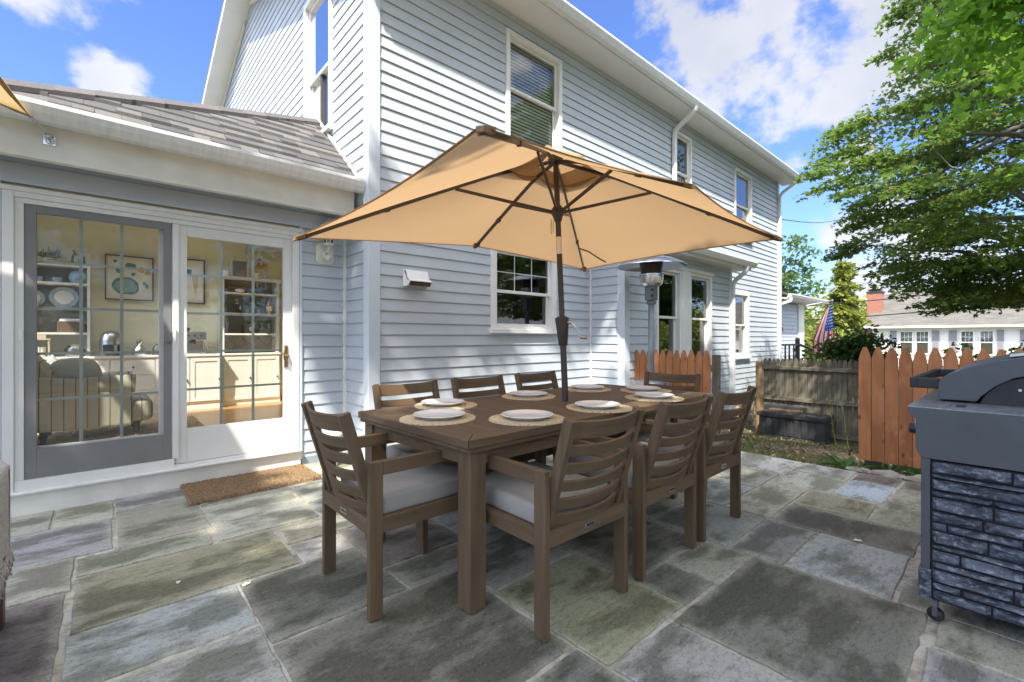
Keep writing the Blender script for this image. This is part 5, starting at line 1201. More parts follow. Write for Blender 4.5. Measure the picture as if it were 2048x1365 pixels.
# framed botanical prints
def frame(lab, x0, x1, z0, z1, kind):
    t = thing('framed_print', lab, 'picture', ((x0+x1)/2, 8.76, z0)); y = 8.74; f_ = .016
    mb = MB(); mb.box(x0, x0+f_, y, 8.774, z0, z1); mb.box(x1-f_, x1, y, 8.774, z0, z1); mb.box(x0+f_, x1-f_, y, 8.774, z0, z0+f_); mb.box(x0+f_, x1-f_, y, 8.774, z1-f_, z1); mb.build('frame', 'darkwood', t)
    mb = MB(); mb.box(x0+f_, x1-f_, 8.764, 8.774, z0+f_, z1-f_); mb.build('paper', 'paper', t)
    w, h = x1-x0, z1-z0; rr = random.Random(3)
    def blob(m_, cx_, cz_, r, n=9, k=.25, oy=0, sx=1):
        pts = [(x0+w*cx_+sx*r*(1+rr.uniform(-k, k))*math.cos(2*math.pi*i/n), z0+h*cz_+r*(1+rr.uniform(-k, k))*math.sin(2*math.pi*i/n)) for i in range(n)]
        m_.add([(px, 8.7632-oy, pz) for px, pz in pts], [tuple(range(n))])
    if kind == 'cabbage':
        mb = MB(); [blob(mb, .42, .32, r, 16, .12, i*.0006, 1.15) for i, r in enumerate((.135,))]; blob(mb, .30, .66, .045, 9, .2); blob(mb, .52, .78, .045, 9, .2, 0, 1.3); blob(mb, .86, .34, .03, 8, .4, 0, .8); blob(mb, .80, .40, .025, 8, .4); blob(mb, .2, .86, .025, 7, .5); blob(mb, .58, .6, .03, 7, .5); mb.build('drawing', 'tealprint', t)
        mb = MB(); [blob(mb, .42, .32, r, 14, .16, .0006+i*.0006, 1.15) for i, r in enumerate((.105, .06, .025))]; mb.build('drawing_highlight', pm('pale_teal_print', (.28, .42, .36), .8, .4, 60), t)
        mb = MB(); blob(mb, .74, .70, .04); blob(mb, .88, .64, .038); mb.build('drawing_fruit', 'orangeprint', t)
    else:
        mb = MB(); [blob(mb, .42+rr.uniform(-.2, .22), .78+rr.uniform(-.08, .08), .045, 8, .4) for _ in range(9)]; blob(mb, .45, .5, .022, 8, .2, 0, 1); 
        for q in (.38, .44, .5): mb.box(x0+w*q, x0+w*q+.012, 8.7628, 8.7632, z0+h*.42, z0+h*.72)
        mb.build('drawing', pm('teal_foliage_print', (.10, .33, .30), .8, .3, 30), t)
        mb = MB(); mb.add([(x0+w*.66, 8.763, z0+h*.62), (x0+w*.75, 8.763, z0+h*.66), (x0+w*.84, 8.763, z0+h*.62), (x0+w*.82, 8.763, z0+h*.42), (x0+w*.75, 8.763, z0+h*.16)], [(4, 3, 2, 1, 0)]); mb.build('drawing_root', pm('parsnip_print', (.62, .52, .33), .8, .1), t)
frame('framed print of a blue-green cabbage with small orange fruit', .05, .60, 1.75, 2.40, 'cabbage')
frame('framed print of teal leafy stems beside a pale root', .74, 1.25, 1.74, 2.44, 'root')
def lobj(name, lab, cat, prof, c, mat, n=20, group=None, parts=(), sx=1, sy=1):
    if parts:
        t = thing(name, lab, cat, c, 0, group); mb = MB(); mb.lathe(prof, c, n, 0, sx, sy); mb.build('body', mat, t, auto=45)
        for nm, fn, mt in parts: mb = MB(); fn(mb); mb.build(nm, mt, t, auto=45)
        return t
    mb = MB(); mb.lathe(prof, c, n, 0, sx, sy); return setp(mb.build(name, mat, auto=45), lab, cat, group)
Z0 = .951
c_ = (.115, 8.45, Z0); cx0, cy0 = c_[:2]
lobj('air_fryer', 'rounded stainless air fryer on the sideboard below the cabbage print', 'air fryer', [(.11, 0), (.12, .02), (.125, .1), (.125, .2), (.11, .29), (.07, .335), (.001, .35)], c_, 'steel', 28, parts=[('drawer', lambda m_: m_.box(cx0-.085, cx0+.095, cy0-.15, cy0-.06, Z0+.02, Z0+.155), 'black'), ('handle', lambda m_: m_.box(cx0+.03, cx0+.06, cy0-.20, cy0-.15, Z0+.06, Z0+.15), 'steel')])
lobj('kettle', 'polished steel kettle on the sideboard right of the air fryer', 'kettle', [(.085, 0), (.09, .02), (.08, .08), (.045, .13), (.025, .15), (.04, .18), (.042, .21), (.02, .23)], (.42, 8.42, Z0), 'steel', 24)
lobj('tray', 'small round wooden tray on the sideboard right of the kettle', 'tray', [(.10, 0), (.10, .02), (.09, .02), (.09, .01), (.001, .01)], (.66, 8.42, Z0), 'darkwood')
lobj('glass_jar', 'clear domed glass jar on the small round tray', 'jar', [(.05, 0), (.055, .02), (.055, .08), (.03, .12), (.01, .14)], (.62, 8.42, Z0+.021), 'clearglass')
lobj('canister', 'white canister with a red lid on the small round tray', 'canister', [(.035, 0), (.035, .09), (.036, .09), (.036, .12), (.001, .12)], (.71, 8.41, Z0+.021), 'porcelain')
em = thing('espresso_machine', 'steel espresso machine with group head and steam wand on the sideboard', 'coffee machine', (1.03, 8.45, Z0))
mb = MB(); mb.box(.87, 1.20, 8.32, 8.62, Z0, Z0+.05); mb.box(.87, 1.20, 8.50, 8.62, Z0+.05, Z0+.22); mb.box(.86, 1.21, 8.30, 8.62, Z0+.22, Z0+.34); mb.build('body', 'steel', em, bevel=.01)
mb = MB(); mb.lathe([(.05, .34), (.06, .37), (.06, .40), (.001, .40)], (.96, 8.48, Z0), 16); mb.build('hopper', 'black', em)
mb = MB(); mb.tube([(1.05, 8.38, Z0+.22), (1.05, 8.38, Z0+.17)], .03, 14); mb.tube([(1.05, 8.38, Z0+.175), (1.05, 8.24, Z0+.165)], .012, 8); mb.build('portafilter', 'black', em)
mb = MB(); mb.tube([(1.16, 8.33, Z0+.23), (1.19, 8.28, Z0+.2), (1.22, 8.26, Z0+.08)], .005, 8); mb.build('steam_wand', 'steel', em)
for k in range(4): 
    mb = MB(); mb.tube([(.91+k*.075, 8.30, Z0+.28), (.91+k*.075, 8.288, Z0+.28)], .014, 12); mb.build('button', 'black', em)
# left bookcase contents
g = 'white and blue crockery on the bookcase'
for x, r, lb in ((-.66, .12, 'blue-rimmed plate standing at the left end of the middle bookcase shelf'), (-.36, .145, 'large blue-rimmed plate standing on a wire easel in the bookcase')):
    t = thing('display_plate', lb, 'plate', (x, 8.58, 1.60)); mb = MB(); mb.lathe([(.001, 0), (r*.62, 0), (r, .018), (r*1.0, .022), (r*.62, .006), (.001, .006)], (0, 0, 0), 36)
    mb.v = [(x+a, 8.66-c2*1.0-.25*(b2+r)*.6+.0, 1.60+r+b2*.95) for a, b2, c2 in mb.v]; mb.build('plate', 'blueceramic', t)
    mb = MB(); mb.lathe([(.001, 0), (r*.66, 0), (r*.66, .002), (.001, .003)], (0, 0, 0), 36); mb.v = [(x+a, 8.652-c2-.15*(b2+r)-.006, 1.60+r+b2*.95) for a, b2, c2 in mb.v]; mb.build('plate_centre', 'porcelain', t)
    mb = MB(); [mb.tube([(x+q*r*.5, 8.52, 1.602), (x+q*r*.5, 8.53, 1.60+r*.7), (x+q*r*.5, 8.66, 1.605)], .004, 6) for q in (-1, 1)]; mb.build('easel', 'orangeprint', t)
for i, x in enumerate((-.60, -.42)): lobj('teacup', ('blue teacup at the left end', 'blue teacup in the middle')[i]+' of the upper bookcase shelf', 'cup', [(.03, 0), (.05, .03), (.055, .07), (.05, .07), (.04, .02), (.001, .01)], (x, 8.56, 1.93), 'blueceramic')
lobj('soup_tureen', 'round blue and white pot at the right of the upper bookcase shelf', 'pot', [(.05, 0), (.09, .04), (.10, .09), (.08, .15), (.03, .18), (.01, .2)], (-.22, 8.56, 1.93), 'blueceramic')
bk = thing('wicker_basket', 'dark wicker basket with folded cloths on the lower bookcase shelf', 'basket', (-.26, 8.56, 1.27)); mb = MB(); mb.box(-.42, -.145, 8.46, 8.70, 1.27, 1.42); mb.build('basket', 'wicker', bk, bevel=.015, seg=3); mb = MB(); mb.box(-.40, -.17, 8.48, 8.68, 1.40, 1.455); mb.build('cloths', 'porcelain', bk, bevel=.015, seg=3)
lt = thing('candle_lantern', 'pale square candle lantern on the sideboard under the bookcase', 'lantern', (-.55, 8.33, Z0)); mb = MB()
for a, b2 in ((-1, -1), (1, -1), (1, 1), (-1, 1)): mb.box(-.55+a*.065-.008, -.55+a*.065+.008, 8.33+b2*.065-.008, 8.33+b2*.065+.008, Z0, Z0+.22)
mb.box(-.625, -.475, 8.255, 8.405, Z0, Z0+.012); mb.box(-.63, -.47, 8.25, 8.41, Z0+.22, Z0+.24); mb.box(-.59, -.51, 8.29, 8.37, Z0+.24, Z0+.29); mb.build('frame', 'jute', lt); mb = MB(); mb.lathe([(.035, 0), (.035, .12), (.001, .12)], (-.55, 8.33, Z0+.012), 16); mb.build('candle', 'cream', lt)
lobj('glass_jar', 'wide clear glass jar on the sideboard left of the air fryer', 'jar', [(.09, 0), (.11, .03), (.11, .10), (.07, .14), (.09, .15), (.02, .17)], (-.24, 8.34, Z0), 'clearglass', 28)
class Lv:
    def __init__(s, seed=1): s.v = []; s.f = []; s.r = []; s.rg = np.random.default_rng(seed); s.n = 0
    SH = {'q': np.array([(0, 0, 0), (.5, .28, .06), (1, 0, 0), (.5, -.28, .06)]),
          'm': np.array([(0, 0, 0), (.12, .34, .03), (.30, .22, 0), (.50, .50, .05), (.58, .20, 0), (1.0, 0, -.05), (.58, -.20, 0), (.50, -.50, .05), (.30, -.22, 0), (.12, -.34, .03)]),
          'b': np.array([(0, 0, 0), (.25, .035, .0), (.7, .03, .03), (1, 0, .0), (.7, -.03, .03), (.25, -.035, 0)])}
    def add(s, P, size, shape='q', up=.5, droop=0., jit=.25, dirs=None):
        P = np.asarray(P, float); n = len(P); g = s.rg
        if n == 0: return
        d = g.normal(size=(n, 3)) if dirs is None else np.asarray(dirs)+g.normal(size=(n, 3))*.45
        d[:, 2] = d[:, 2]*(.45)-droop; d /= np.linalg.norm(d, axis=1)[:, None]
        u = g.normal(size=(n, 3))*(1-up)+np.array([0, 0, 1])*up; r = np.cross(d, u); r /= np.linalg.norm(r, axis=1)[:, None]+1e-9; u = np.cross(r, d)
        sz = size*(1+g.uniform(-jit, jit, n)); T = s.SH[shape]; k = len(T)
        V = P[:, None, :]+(T[None, :, 0:1]*d[:, None, :]+T[None, :, 1:2]*r[:, None, :]+T[None, :, 2:3]*u[:, None, :])*sz[:, None, None]
        s.v.append(V.reshape(-1, 3)); s.f.append((np.arange(n*k).reshape(n, k)+s.n)); s.n += n*k; s.r.append(g.uniform(0, 1, n))
    def build(s, name, mat, parent=None, rel=True):
        V = np.concatenate(s.v); off = np.array(OFF.get(parent.name, Vector((0, 0, 0)))) if parent is not None else np.array([(V[:, 0].min()+V[:, 0].max())/2, (V[:, 1].min()+V[:, 1].max())/2, V[:, 2].min()])
        V = V-off; me = bpy.data.meshes.new(name); nf = sum(len(f) for f in s.f); idx = np.concatenate([f.ravel() for f in s.f]); tot = np.concatenate([np.full(len(f), f.shape[1]) for f in s.f]); st = np.concatenate([[0], np.cumsum(tot)[:-1]])
        me.vertices.add(len(V)); me.vertices.foreach_set('co', V.ravel().astype(np.float32)); me.loops.add(len(idx)); me.loops.foreach_set('vertex_index', idx.astype(np.int32)); me.polygons.add(nf); me.polygons.foreach_set('loop_start', st.astype(np.int32)); me.polygons.foreach_set('loop_total', tot.astype(np.int32)); me.update(calc_edges=True)
        at = me.attributes.new('rnd', 'FLOAT', 'FACE'); at.data.foreach_set('value', np.concatenate(s.r).astype(np.float32)); me.materials.append(M[mat])
        o = bpy.data.objects.new(name, me); COL.objects.link(o)
        if parent is not None: o.parent = parent; OFF[o.name] = Vector(off)
        else: o.location = off
        return o
pt = thing('potted_herb', 'small potted herb on top of the bookcase', 'plant', (-.50, 8.55, 2.17)); mb = MB(); mb.lathe([(.045, 0), (.06, .08), (.055, .08), (.001, .07)], (-.50, 8.55, 2.17), 16); mb.build('pot', 'cream', pt, auto=45)
lv = Lv(3); g_ = lv.rg; lv.add(np.array([-.50, 8.55, 2.26])+g_.normal(size=(70, 3))*[.05, .05, .03], .13, 'b', .3, -.5); lv.build('leaves', 'leafherb', pt)
lobj('pitcher', 'pale glass pitcher on top of the bookcase right of the herb', 'pitcher', [(.05, 0), (.075, .04), (.07, .12), (.045, .17), (.06, .21), (.055, .21), (.04, .17), (.001, .02)], (-.22, 8.55, 2.17), 'clearglass')
# right shelves contents
mb = MB(); mb.box(1.60, 1.88, 8.55, 8.58, 2.18, 2.52)
t = thing('framed_picture', 'tall grey framed picture leaning on top of the right wall shelves', 'picture', (1.72, 8.6, 2.18)); mb = MB(); mb.box(1.58, 1.84, 8.60, 8.63, 2.18, 2.49); mb.build('frame', 'trim', t, bevel=.004); mb = MB(); mb.box(1.61, 1.81, 8.594, 8.60, 2.21, 2.46); mb.build('print', 'shutter', t)
vt = thing('vase_of_dried_flowers', 'blue bud vase with golden dried flowers on the right wall shelves', 'vase', (2.08, 8.52, 2.18)); mb = MB(); mb.lathe([(.03, 0), (.045, .05), (.02, .12), (.012, .16), (.016, .17)], (2.08, 8.52, 2.18), 16); mb.build('vase', 'blueceramic', vt, auto=45); lv = Lv(5); lv.add(np.array([2.0, 8.52, 2.42])+lv.rg.normal(size=(240, 3))*[.045, .045, .035], .045, 'q', .2); lv.build('dried_flowers', 'orangeprint', vt)
for i, x in enumerate((1.50, 1.94)): lobj('white_mug', ('white mug left of the leaning picture', 'white mug right of the leaning picture')[i]+' on the wall shelves', 'mug', [(.04, 0), (.045, .01), (.045, .09), (.04, .09), (.038, .01), (.001, .01)], (x, 8.52, 2.18), 'porcelain')
bk = thing('wicker_basket', 'flat brown wicker basket on the top right-hand shelf', 'basket', (1.64, 8.58, 1.93)); mb = MB(); mb.box(1.49, 1.80, 8.48, 8.70, 1.93, 2.04); mb.build('basket', 'wicker', bk, bevel=.02, seg=3); mb = MB(); mb.ball((1.68, 8.45, 1.965), .045, 12, 0, 1.6, 1, .7); mb.build('contents', 'porcelain', bk)
wg = [(.03, 0), (.004, .006), (.004, .07), (.03, .10), (.034, .14), (.028, .18)]
for i, (x, z, w) in enumerate(((1.95, 1.93, 'left wine glass'), (2.08, 1.93, 'right wine glass'), (1.52, 1.27, 'far left wine glass'), (2.02, 1.27, 'wine glass beside the small radio'), (2.13, 1.27, 'far right wine glass'))): lobj('wine_glass', w+(' on the top right-hand shelf' if z > 1.5 else ' on the lower right-hand shelf'), 'glass', wg, (x, 8.52, z), 'clearglass', 14, 'wine glasses on the right shelves')
dc = thing('decanter', 'square glass decanter with amber spirit on the right-hand shelves', 'decanter', (1.66, 8.52, 1.60)); mb = MB(); mb.box(1.61, 1.71, 8.48, 8.57, 1.60, 1.74); mb.lathe([(.02, .14), (.02, .18), (.03, .185), (.03, .22), (.01, .24)], (1.66, 8.525, 1.60), 12); mb.build('bottle', 'clearglass', dc, bevel=.006); mb = MB(); mb.box(1.617, 1.703, 8.487, 8.563, 1.606, 1.65); mb.build('spirit', 'amber', dc)
bt = thing('whisky_bottle', 'tall amber bottle with pale label at the right of the shelf', 'bottle', (2.13, 8.52, 1.60)); mb = MB(); mb.lathe([(.04, 0), (.042, .01), (.042, .17), (.015, .22), (.013, .29), (.001, .29)], (2.13, 8.52, 1.60), 18); mb.build('bottle', 'amber', bt, auto=45); mb = MB(); mb.lathe([(.0425, .05), (.0425, .13)], (2.13, 8.52, 1.60), 18); mb.build('label', 'paper', bt)
for i, x in enumerate((1.80, 1.88, 1.96)): lobj('tumbler', ('left', 'middle', 'right')[i]+' clear tumbler between the decanter and the amber bottle', 'glass', [(.03, 0), (.034, .07), (.03, .07), (.026, .01), (.001, .01)], (x, 8.50, 1.60), 'clearglass', 14)
rd_ = thing('small_radio', 'small brown box radio on the lower right-hand shelf', 'radio', (1.86, 8.56, 1.27)); mb = MB(); mb.box(1.74, 1.97, 8.52, 8.64, 1.27, 1.42); mb.build('case', 'darkwood', rd_, bevel=.01); mb = MB(); mb.tube([(1.86, 8.519, 1.345), (1.86, 8.51, 1.345)], .035, 16); mb.build('dial', 'cream', rd_)
wr = thing('wine_rack', 'crossed dark wooden wine rack at the foot of the right shelves', 'wine rack', (1.84, 8.5, .96))
for k in range(3):
    for s_ in (-1, 1): mb = MB(); xc = 1.62+.22*k; mb.bar((xc-s_*.13, 8.46+.004*s_, .975), (xc+s_*.13, 8.46+.004*s_, 1.21), .012, .03, up=(0, 1, 0)); mb.build('slat', 'darkwood', wr)
# soap bottles on the kitchen window sill
for i, (x, m_) in enumerate(((3.60, 'hosta'), (3.70, 'clearglass'))): lobj('soap_bottle', ('green', 'clear')[i]+' pump bottle on the kitchen window sill', 'bottle', [(.03, 0), (.032, .01), (.032, .13), (.012, .15), (.012, .17), (.004, .18), (.004, .21), (.02, .212), (.02, .222), (.001, .222)], (x, 4.12, 1.36), m_, 14)
mb = MB(); mb.box(3.3, 4.3, 4.095, 4.3, 1.33, 1.36); mb.build('window_ledge', 'trim', house)

# ================================================================ TREES AND PLANTING
def branchy(mb, a, b, r0, r1, seed, n=5, wob=.06):
    rr = random.Random(seed); a = Vector(a); b = Vector(b); L_ = (b-a).length; pts = []; rad = []
    for i in range(n+1):
        t = i/n; p = a+(b-a)*t; k = math.sin(math.pi*t)*L_*wob
        pts.append(p+Vector((rr.uniform(-k, k), rr.uniform(-k, k), k*.8))); rad.append(r0+(r1-r0)*t)
    mb.tube(pts, rad, 7); return pts
def crown_tree(name, label, cat, base, trunk_top, tr, clusters, leafmat_, size, per, shape='q', seed=1, bark='twig', flat=.28, droop=.2, up=.6, group=None, nlimb=26):
    t = thing(name, label, cat, base, 0, group); mb = MB(); rr = random.Random(seed); tt = Vector(trunk_top)
    tp = branchy(mb, base, trunk_top, tr, tr*.6, seed, 6, .03)
    lv = Lv(seed); g_ = lv.rg
    step = max(1, len(clusters)//nlimb)
    for i, (c, r, w) in enumerate(clusters):
        c = Vector(c)
        if i % step == 0 and w > .45 and not (name == 'shade_tree' and w < .9):
            s_ = tp[rr.choice([3, 4, 5, 6])]; pts = branchy(mb, s_, c, tr*.32, tr*.04, seed+i, 6, .05)
        n = int(per*w); q = g_.normal(size=(n, 3)); q /= np.linalg.norm(q, axis=1)[:, None]; q *= (g_.uniform(0, 1, n)**.5)[:, None]
        o_ = np.array([c.x-tt.x, c.y-tt.y]); on = np.linalg.norm(o_)+1e-6; o_ = o_/on
        P = q*np.array([r, r, r*flat]); rad_ = P[:, 0]*o_[0]+P[:, 1]*o_[1]; P[:, 2] -= droop*rad_+.25*droop*(rad_**2)/max(r, .1)
        lv.add(P+np.array(c), size, shape, up, droop*.6)
    mb.build('trunk', bark, t, smooth=True); lv.build('crown', leafmat_, t); return t
# the big japanese maple on the right
rr = random.Random(11); TC = (10.5, -.8)
def reach(z):
    tb_ = [(1.5, 1.2), (1.8, 2.0), (2.1, 2.7), (2.4, 2.95), (2.6, 3.5), (2.9, 3.95), (3.4, 3.95), (3.9, 3.75), (4.5, 3.5), (5.2, 3.15), (6.0, 3.2), (6.8, 3.0), (7.6, 2.3), (8.4, 1.2)]
    for (a, b_), (c_, d_) in zip(tb_[:-1], tb_[1:]):
        if a <= z <= c_: return b_+(d_-b_)*(z-a)/(c_-a)
    return .5
cl = []
for i in range(1080):
    z = rr.uniform(1.7, 8.2) if i % 3 else rr.uniform(1.7, 5.0); az = rr.uniform(0, 2*math.pi); rc = reach(z)*(.9+.12*math.sin(az*3+z*1.7)+.08*math.sin(az*7+z*3)); rad = rc*rr.uniform(.25, .93)**.6
    cl.append(((TC[0]+rad*math.cos(az), TC[1]+rad*math.sin(az), z), rr.uniform(.26, .5), rr.uniform(.5, 1.2)))
crown_tree('maple_tree', 'spreading dark leaved japanese maple overhanging the fence on the right', 'tree', (TC[0], TC[1], -.76), (TC[0]+.1, TC[1]+.1, 4.6), .15, cl, 'lf_maple', .078, 125, 'm', 4, 'palebark', .20, .26, .65, nlimb=70)
# bright green maple branch reaching in at the top right
cl = []
for i in range(110):
    t_ = rr.random(); cl.append(((6.35-.75*t_+rr.gauss(0, .22), -.95+1.25*t_+rr.gauss(0, .2), 3.6+1.0*rr.random()+rr.gauss(0, .22)-.2*t_), rr.uniform(.18, .34), 1))
for i in range(26): cl.append(((6.2+rr.gauss(0, .12), -.25+rr.gauss(0, .12), 2.9+rr.uniform(-.2, .7)), rr.uniform(.12, .24), .5))
crown_tree('maple_tree', 'bright green large leaved maple branch hanging in at the top right corner', 'tree', (7.4, -2.6, -.35), (7.0, -1.9, 4.2), .12, cl, 'lf_bright', .092, 38, 'm', 9, 'twig', .5, .35, .45, nlimb=14)
# shade trees behind the photographer
def ell(n, c, r, rmin=.0): 
    o = []
    while len(o) < n:
        p = [rr.uniform(-1, 1) for _ in range(3)]
        if sum(q*q for q in p) < 1: o.append((tuple(c[k]+r[k]*p[k] for k in range(3)), rr.uniform(.45, .8), 1))
    return o
SHADE = [((rr.uniform(-1.9, 3.3), rr.uniform(1.52, 1.86), rr.uniform(6.85, 7.1)), .3, .5) for _ in range(84)]+ell(40, (-2.4, -1.6, 7.0), (1.3, 1.1, .7))+ell(120, (-4.3, .1, 6.2), (2.1, 2.3, 1.3))+ell(170, (-1.4, -3.6, 6.8), (3.0, 2.3, 1.4))  # limbless leaf strip and small clump added to shade lower wall and patio
crown_tree('shade_tree', 'large leafy shade tree standing behind the photographer on the left', 'tree', (-3.6, -2.6, 0), (-3.2, -2.2, 5.4), .24, SHADE, 'lf_green', .21, 85, 'q', 21, 'twig', .5, .2, .7, nlimb=24)
SH2 = ell(110, (1.3, -3.2, 7.0), (2.2, 2.2, 1.3))+ell(36, (3.0, -.1, 7.1), (1.6, 1.1, .8))
crown_tree('shade_tree', 'tall leafy shade tree standing behind the photographer on the right', 'tree', (2.8, -4.6, 0), (2.4, -3.6, 6.0), .22, SH2, 'lf_green', .21, 85, 'q', 22, 'twig', .5, .2, .7, nlimb=20)
for i, (x, y, h_, lb) in enumerate(((-9.5, -3.5, 7, 'tall leafy backyard tree far left behind the photographer'), (-5.5, -9.5, 7.5, 'tall leafy backyard tree to the left behind the photographer'), (.5, -11, 7, 'tall leafy backyard tree straight behind the photographer'), (6.5, -11.5, 11, 'tall leafy backyard tree to the right behind the photographer'), (12, -9, 11, 'tall leafy backyard tree far right behind the photographer'), (26, -6.5, 14, 'very tall tree beyond the right edge of the yard'))):
    crown_tree('backyard_tree', lb, 'tree', (x, y, -.5), (x, y, h_*.5), .2, [(c, .8, 1) for c, _, _ in ell(70, (x, y, h_*.52), (3.2, 1.8, h_*.46))], 'lf_green', .36, 40, 'q', 80+i, 'twig', .6, .2, .5, nlimb=8)
# young tree beyond the porch, conifer, yellow-green trees and shrubs
cl = [((p[0], p[1], p[2]), .5, w) for p, _, w in ell(60, (19.5, 6.1, 3.3), (1.1, 1.3, 1.7))]
crown_tree('young_tree', 'slender light green tree rising beyond the porch roof', 'tree', (19.4, 6.2, -1.2), (19.4, 6.2, 3.6), .07, cl, 'lf_green', .15, 50, 'm', 31, 'twig', .5, .1, .4)
cl = []
for i in range(150):
    z = rr.uniform(-.8, 4.7); r_ = 1.15*(1-(z+.8)/5.6)**.8+.05; a = rr.uniform(0, 6.28); q = r_*rr.uniform(.5, 1)
    cl.append(((26.3+q*math.cos(a), 5.55+q*math.sin(a), z), .34, 1))
crown_tree('conifer_tree', 'yellow green pointed conifer between the flag and the neighbouring brick chimney', 'tree', (26.3, 5.75, -1.4), (26.3, 5.75, 4.6), .12, cl, 'lf_yellow', .20, 70, 'q', 32, 'twig', .35, .35, .3)
for (bx, by, rx, rz, n, sd) in ((24.5, 5.7, 1.5, 1.1, 70, 33), (25.5, 7.2, 1.5, 1.5, 60, 34)):
    crown_tree('broadleaf_tree', ('low yellow green tree behind the flag' if sd == 33 else 'round yellow green tree just right of the porch post'), 'tree', (bx, by, -1.4), (bx, by, .4), .1, ell(n, (bx, by, .3), (rx, rx, rz)), 'lf_yellow', .17, 60, 'q', sd, 'twig', .6, .1, .4)
cl = ell(56, (11.6, 2.45, .55), (.5, .85, .6))+ell(30, (11.6, 2.15, .95), (.4, .55, .35))
crown_tree('garden_shrub', 'dense dark green shrub just behind the weathered fence', 'shrub', (11.6, 2.4, -.8), (11.6, 2.4, .3), .04, [(c, r*.45, w*.6) for c, r, w in cl], 'lf_dark', .085, 80, 'm', 35, 'twig', .8, .1, .4)
cl = ell(80, (11.4, -.9, .55), (.9, 1.9, 1.0))
crown_tree('garden_shrub', 'arching reddish green shrub behind the cedar fence by the grill', 'shrub', (11.4, -.9, -.8), (11.4, -.9, .3), .05, [(c, r*.5, w*.7) for c, r, w in cl], 'lf_maple', .08, 70, 'm', 36, 'twig', .5, .3, .5)
# distant woods
lv = Lv(40)
for i in range(420):
    az = R(rr.uniform(-28, 34)); d = rr.uniform(62, 85); h = rr.uniform(-1, 4.5)*(1 if math.degrees(az) > -40 else 1)
    c_ = np.array([d*math.cos(az), d*math.sin(az), h]); q = lv.rg.normal(size=(80, 3))*[1.3, 1.3, 1.0]; lv.add(c_+q, .75, 'q', .4)
setp(lv.build('distant_trees', 'lf_yellow'), kind='stuff', label='far belt of trees beyond the neighbouring house', cat='trees')
# broad leaved plants at the foot of the cedar fence
for i, (x, y, s_, lb) in enumerate(((5.20, 1.10, .8, 'small clump of strap leaves at the gate post foot'), (5.36, .80, 1.0, 'clump of strap leaves under the cedar fence by the post'), (5.38, .55, 1.0, 'broad clump of leaves under the cedar fence near the grill'), (5.36, .33, .9, 'leafy clump under the cedar fence closest to the grill'))):
    lv = Lv(50+i); g_ = lv.rg; n = 26; a = g_.uniform(0, 6.28, n); P = np.stack([x+.03*np.cos(a), y+.03*np.sin(a), np.full(n, -.03)], 1); D = np.stack([np.cos(a), np.sin(a), g_.uniform(.3, 1.6, n)], 1)
    V0 = lv.n; lv.SH = dict(lv.SH); lv.SH['h'] = np.array([(0, .01, 0), (.25, .07, .08), (.55, .10, .10), (.85, .05, .03), (1, 0, -.05), (.85, -.05, .03), (.55, -.10, .10), (.25, -.07, .08), (0, -.01, 0)])
    lv.add(P, .20*s_, 'h', .8, 0, .3, D*1.6); setp(lv.build('leafy_plant', 'hosta'), lb, 'plant', 'strap leaved plants under the cedar fence')
# two thin weeds by the weathered fence
for i, (y, h_) in enumerate(((2.12, .85), (2.30, .80))):
    t = thing('tall_weed', ('right-hand', 'left-hand')[i]+' thin yellow green weed stalk before the weathered fence', 'weed', (9.5, y-.1, -.70), 0, 'thin weed stalks by the weathered fence'); mb = MB(); pts = [(9.5, y-.1+.12*(k/6)**1.4*(-1), -.70+h_*k/6) for k in range(7)]; pts = [(9.5, y-.16+.10*(k/6), -.70+h_*k/6) for k in range(7)]; mb.tube(pts, [.006-.0007*k for k in range(7)], 5); mb.build('stalk', 'yellowleaf', t)
    lv = Lv(60+i); P = np.array([pts[rr.randint(1, 6)] for _ in range(18)])+lv.rg.normal(size=(18, 3))*.01; lv.add(P, .03, 'q', .4); lv.build('leaves', 'yellowleaf', t)
# grass, dead leaves and edging stones beyond the patio
lv = Lv(70); g_ = lv.rg; n = 16000; x = 5.06+g_.uniform(0, 1, n)**1.35*4.7; y = g_.uniform(-.6, 4.0, n)
keep = (np.sin(x*2.1+y*1.3)+np.sin(y*3.7-x*1.1)*.8+g_.normal(size=n)*.5 > -.2) | (x < 5.9); x = x[keep]; y = y[keep]; z = -.045-(x-5.05)/4.85*.69
D = np.stack([g_.normal(size=len(x))*.5, g_.normal(size=len(x))*.5, np.full(len(x), 3.2)], 1); lv.add(np.stack([x, y, z-.004], 1), .05, 'b', .1, 0, .5, D)
lv.SH = dict(lv.SH); lv.SH['b'] = np.array([(0, .06, 0), (.5, .05, .05), (1, 0, .0), (.5, -.05, .05), (0, -.06, 0)]); 
setp(lv.build('grass', 'grass'), kind='stuff', label='short patchy grass between the patio and the weathered fence', cat='grass')
lv = Lv(71); g_ = lv.rg; n = 5200; x = g_.uniform(5.1, 9.85, n); y = g_.uniform(-.4, 4.0, n); z = -.045-(x-5.05)/4.85*.69+.006; lv.add(np.stack([x, y, z], 1), .05, 'q', .85)
M['litter'] = pm('dead_leaf_litter', (.26, .18, .11), .9, .5, 9, col2=(.09, .055, .035)); setp(lv.build('leaf_litter', 'litter'), kind='stuff', label='brown leaf litter and bark chips on the bare soil', cat='leaf litter')
re_ = random.Random(14); 
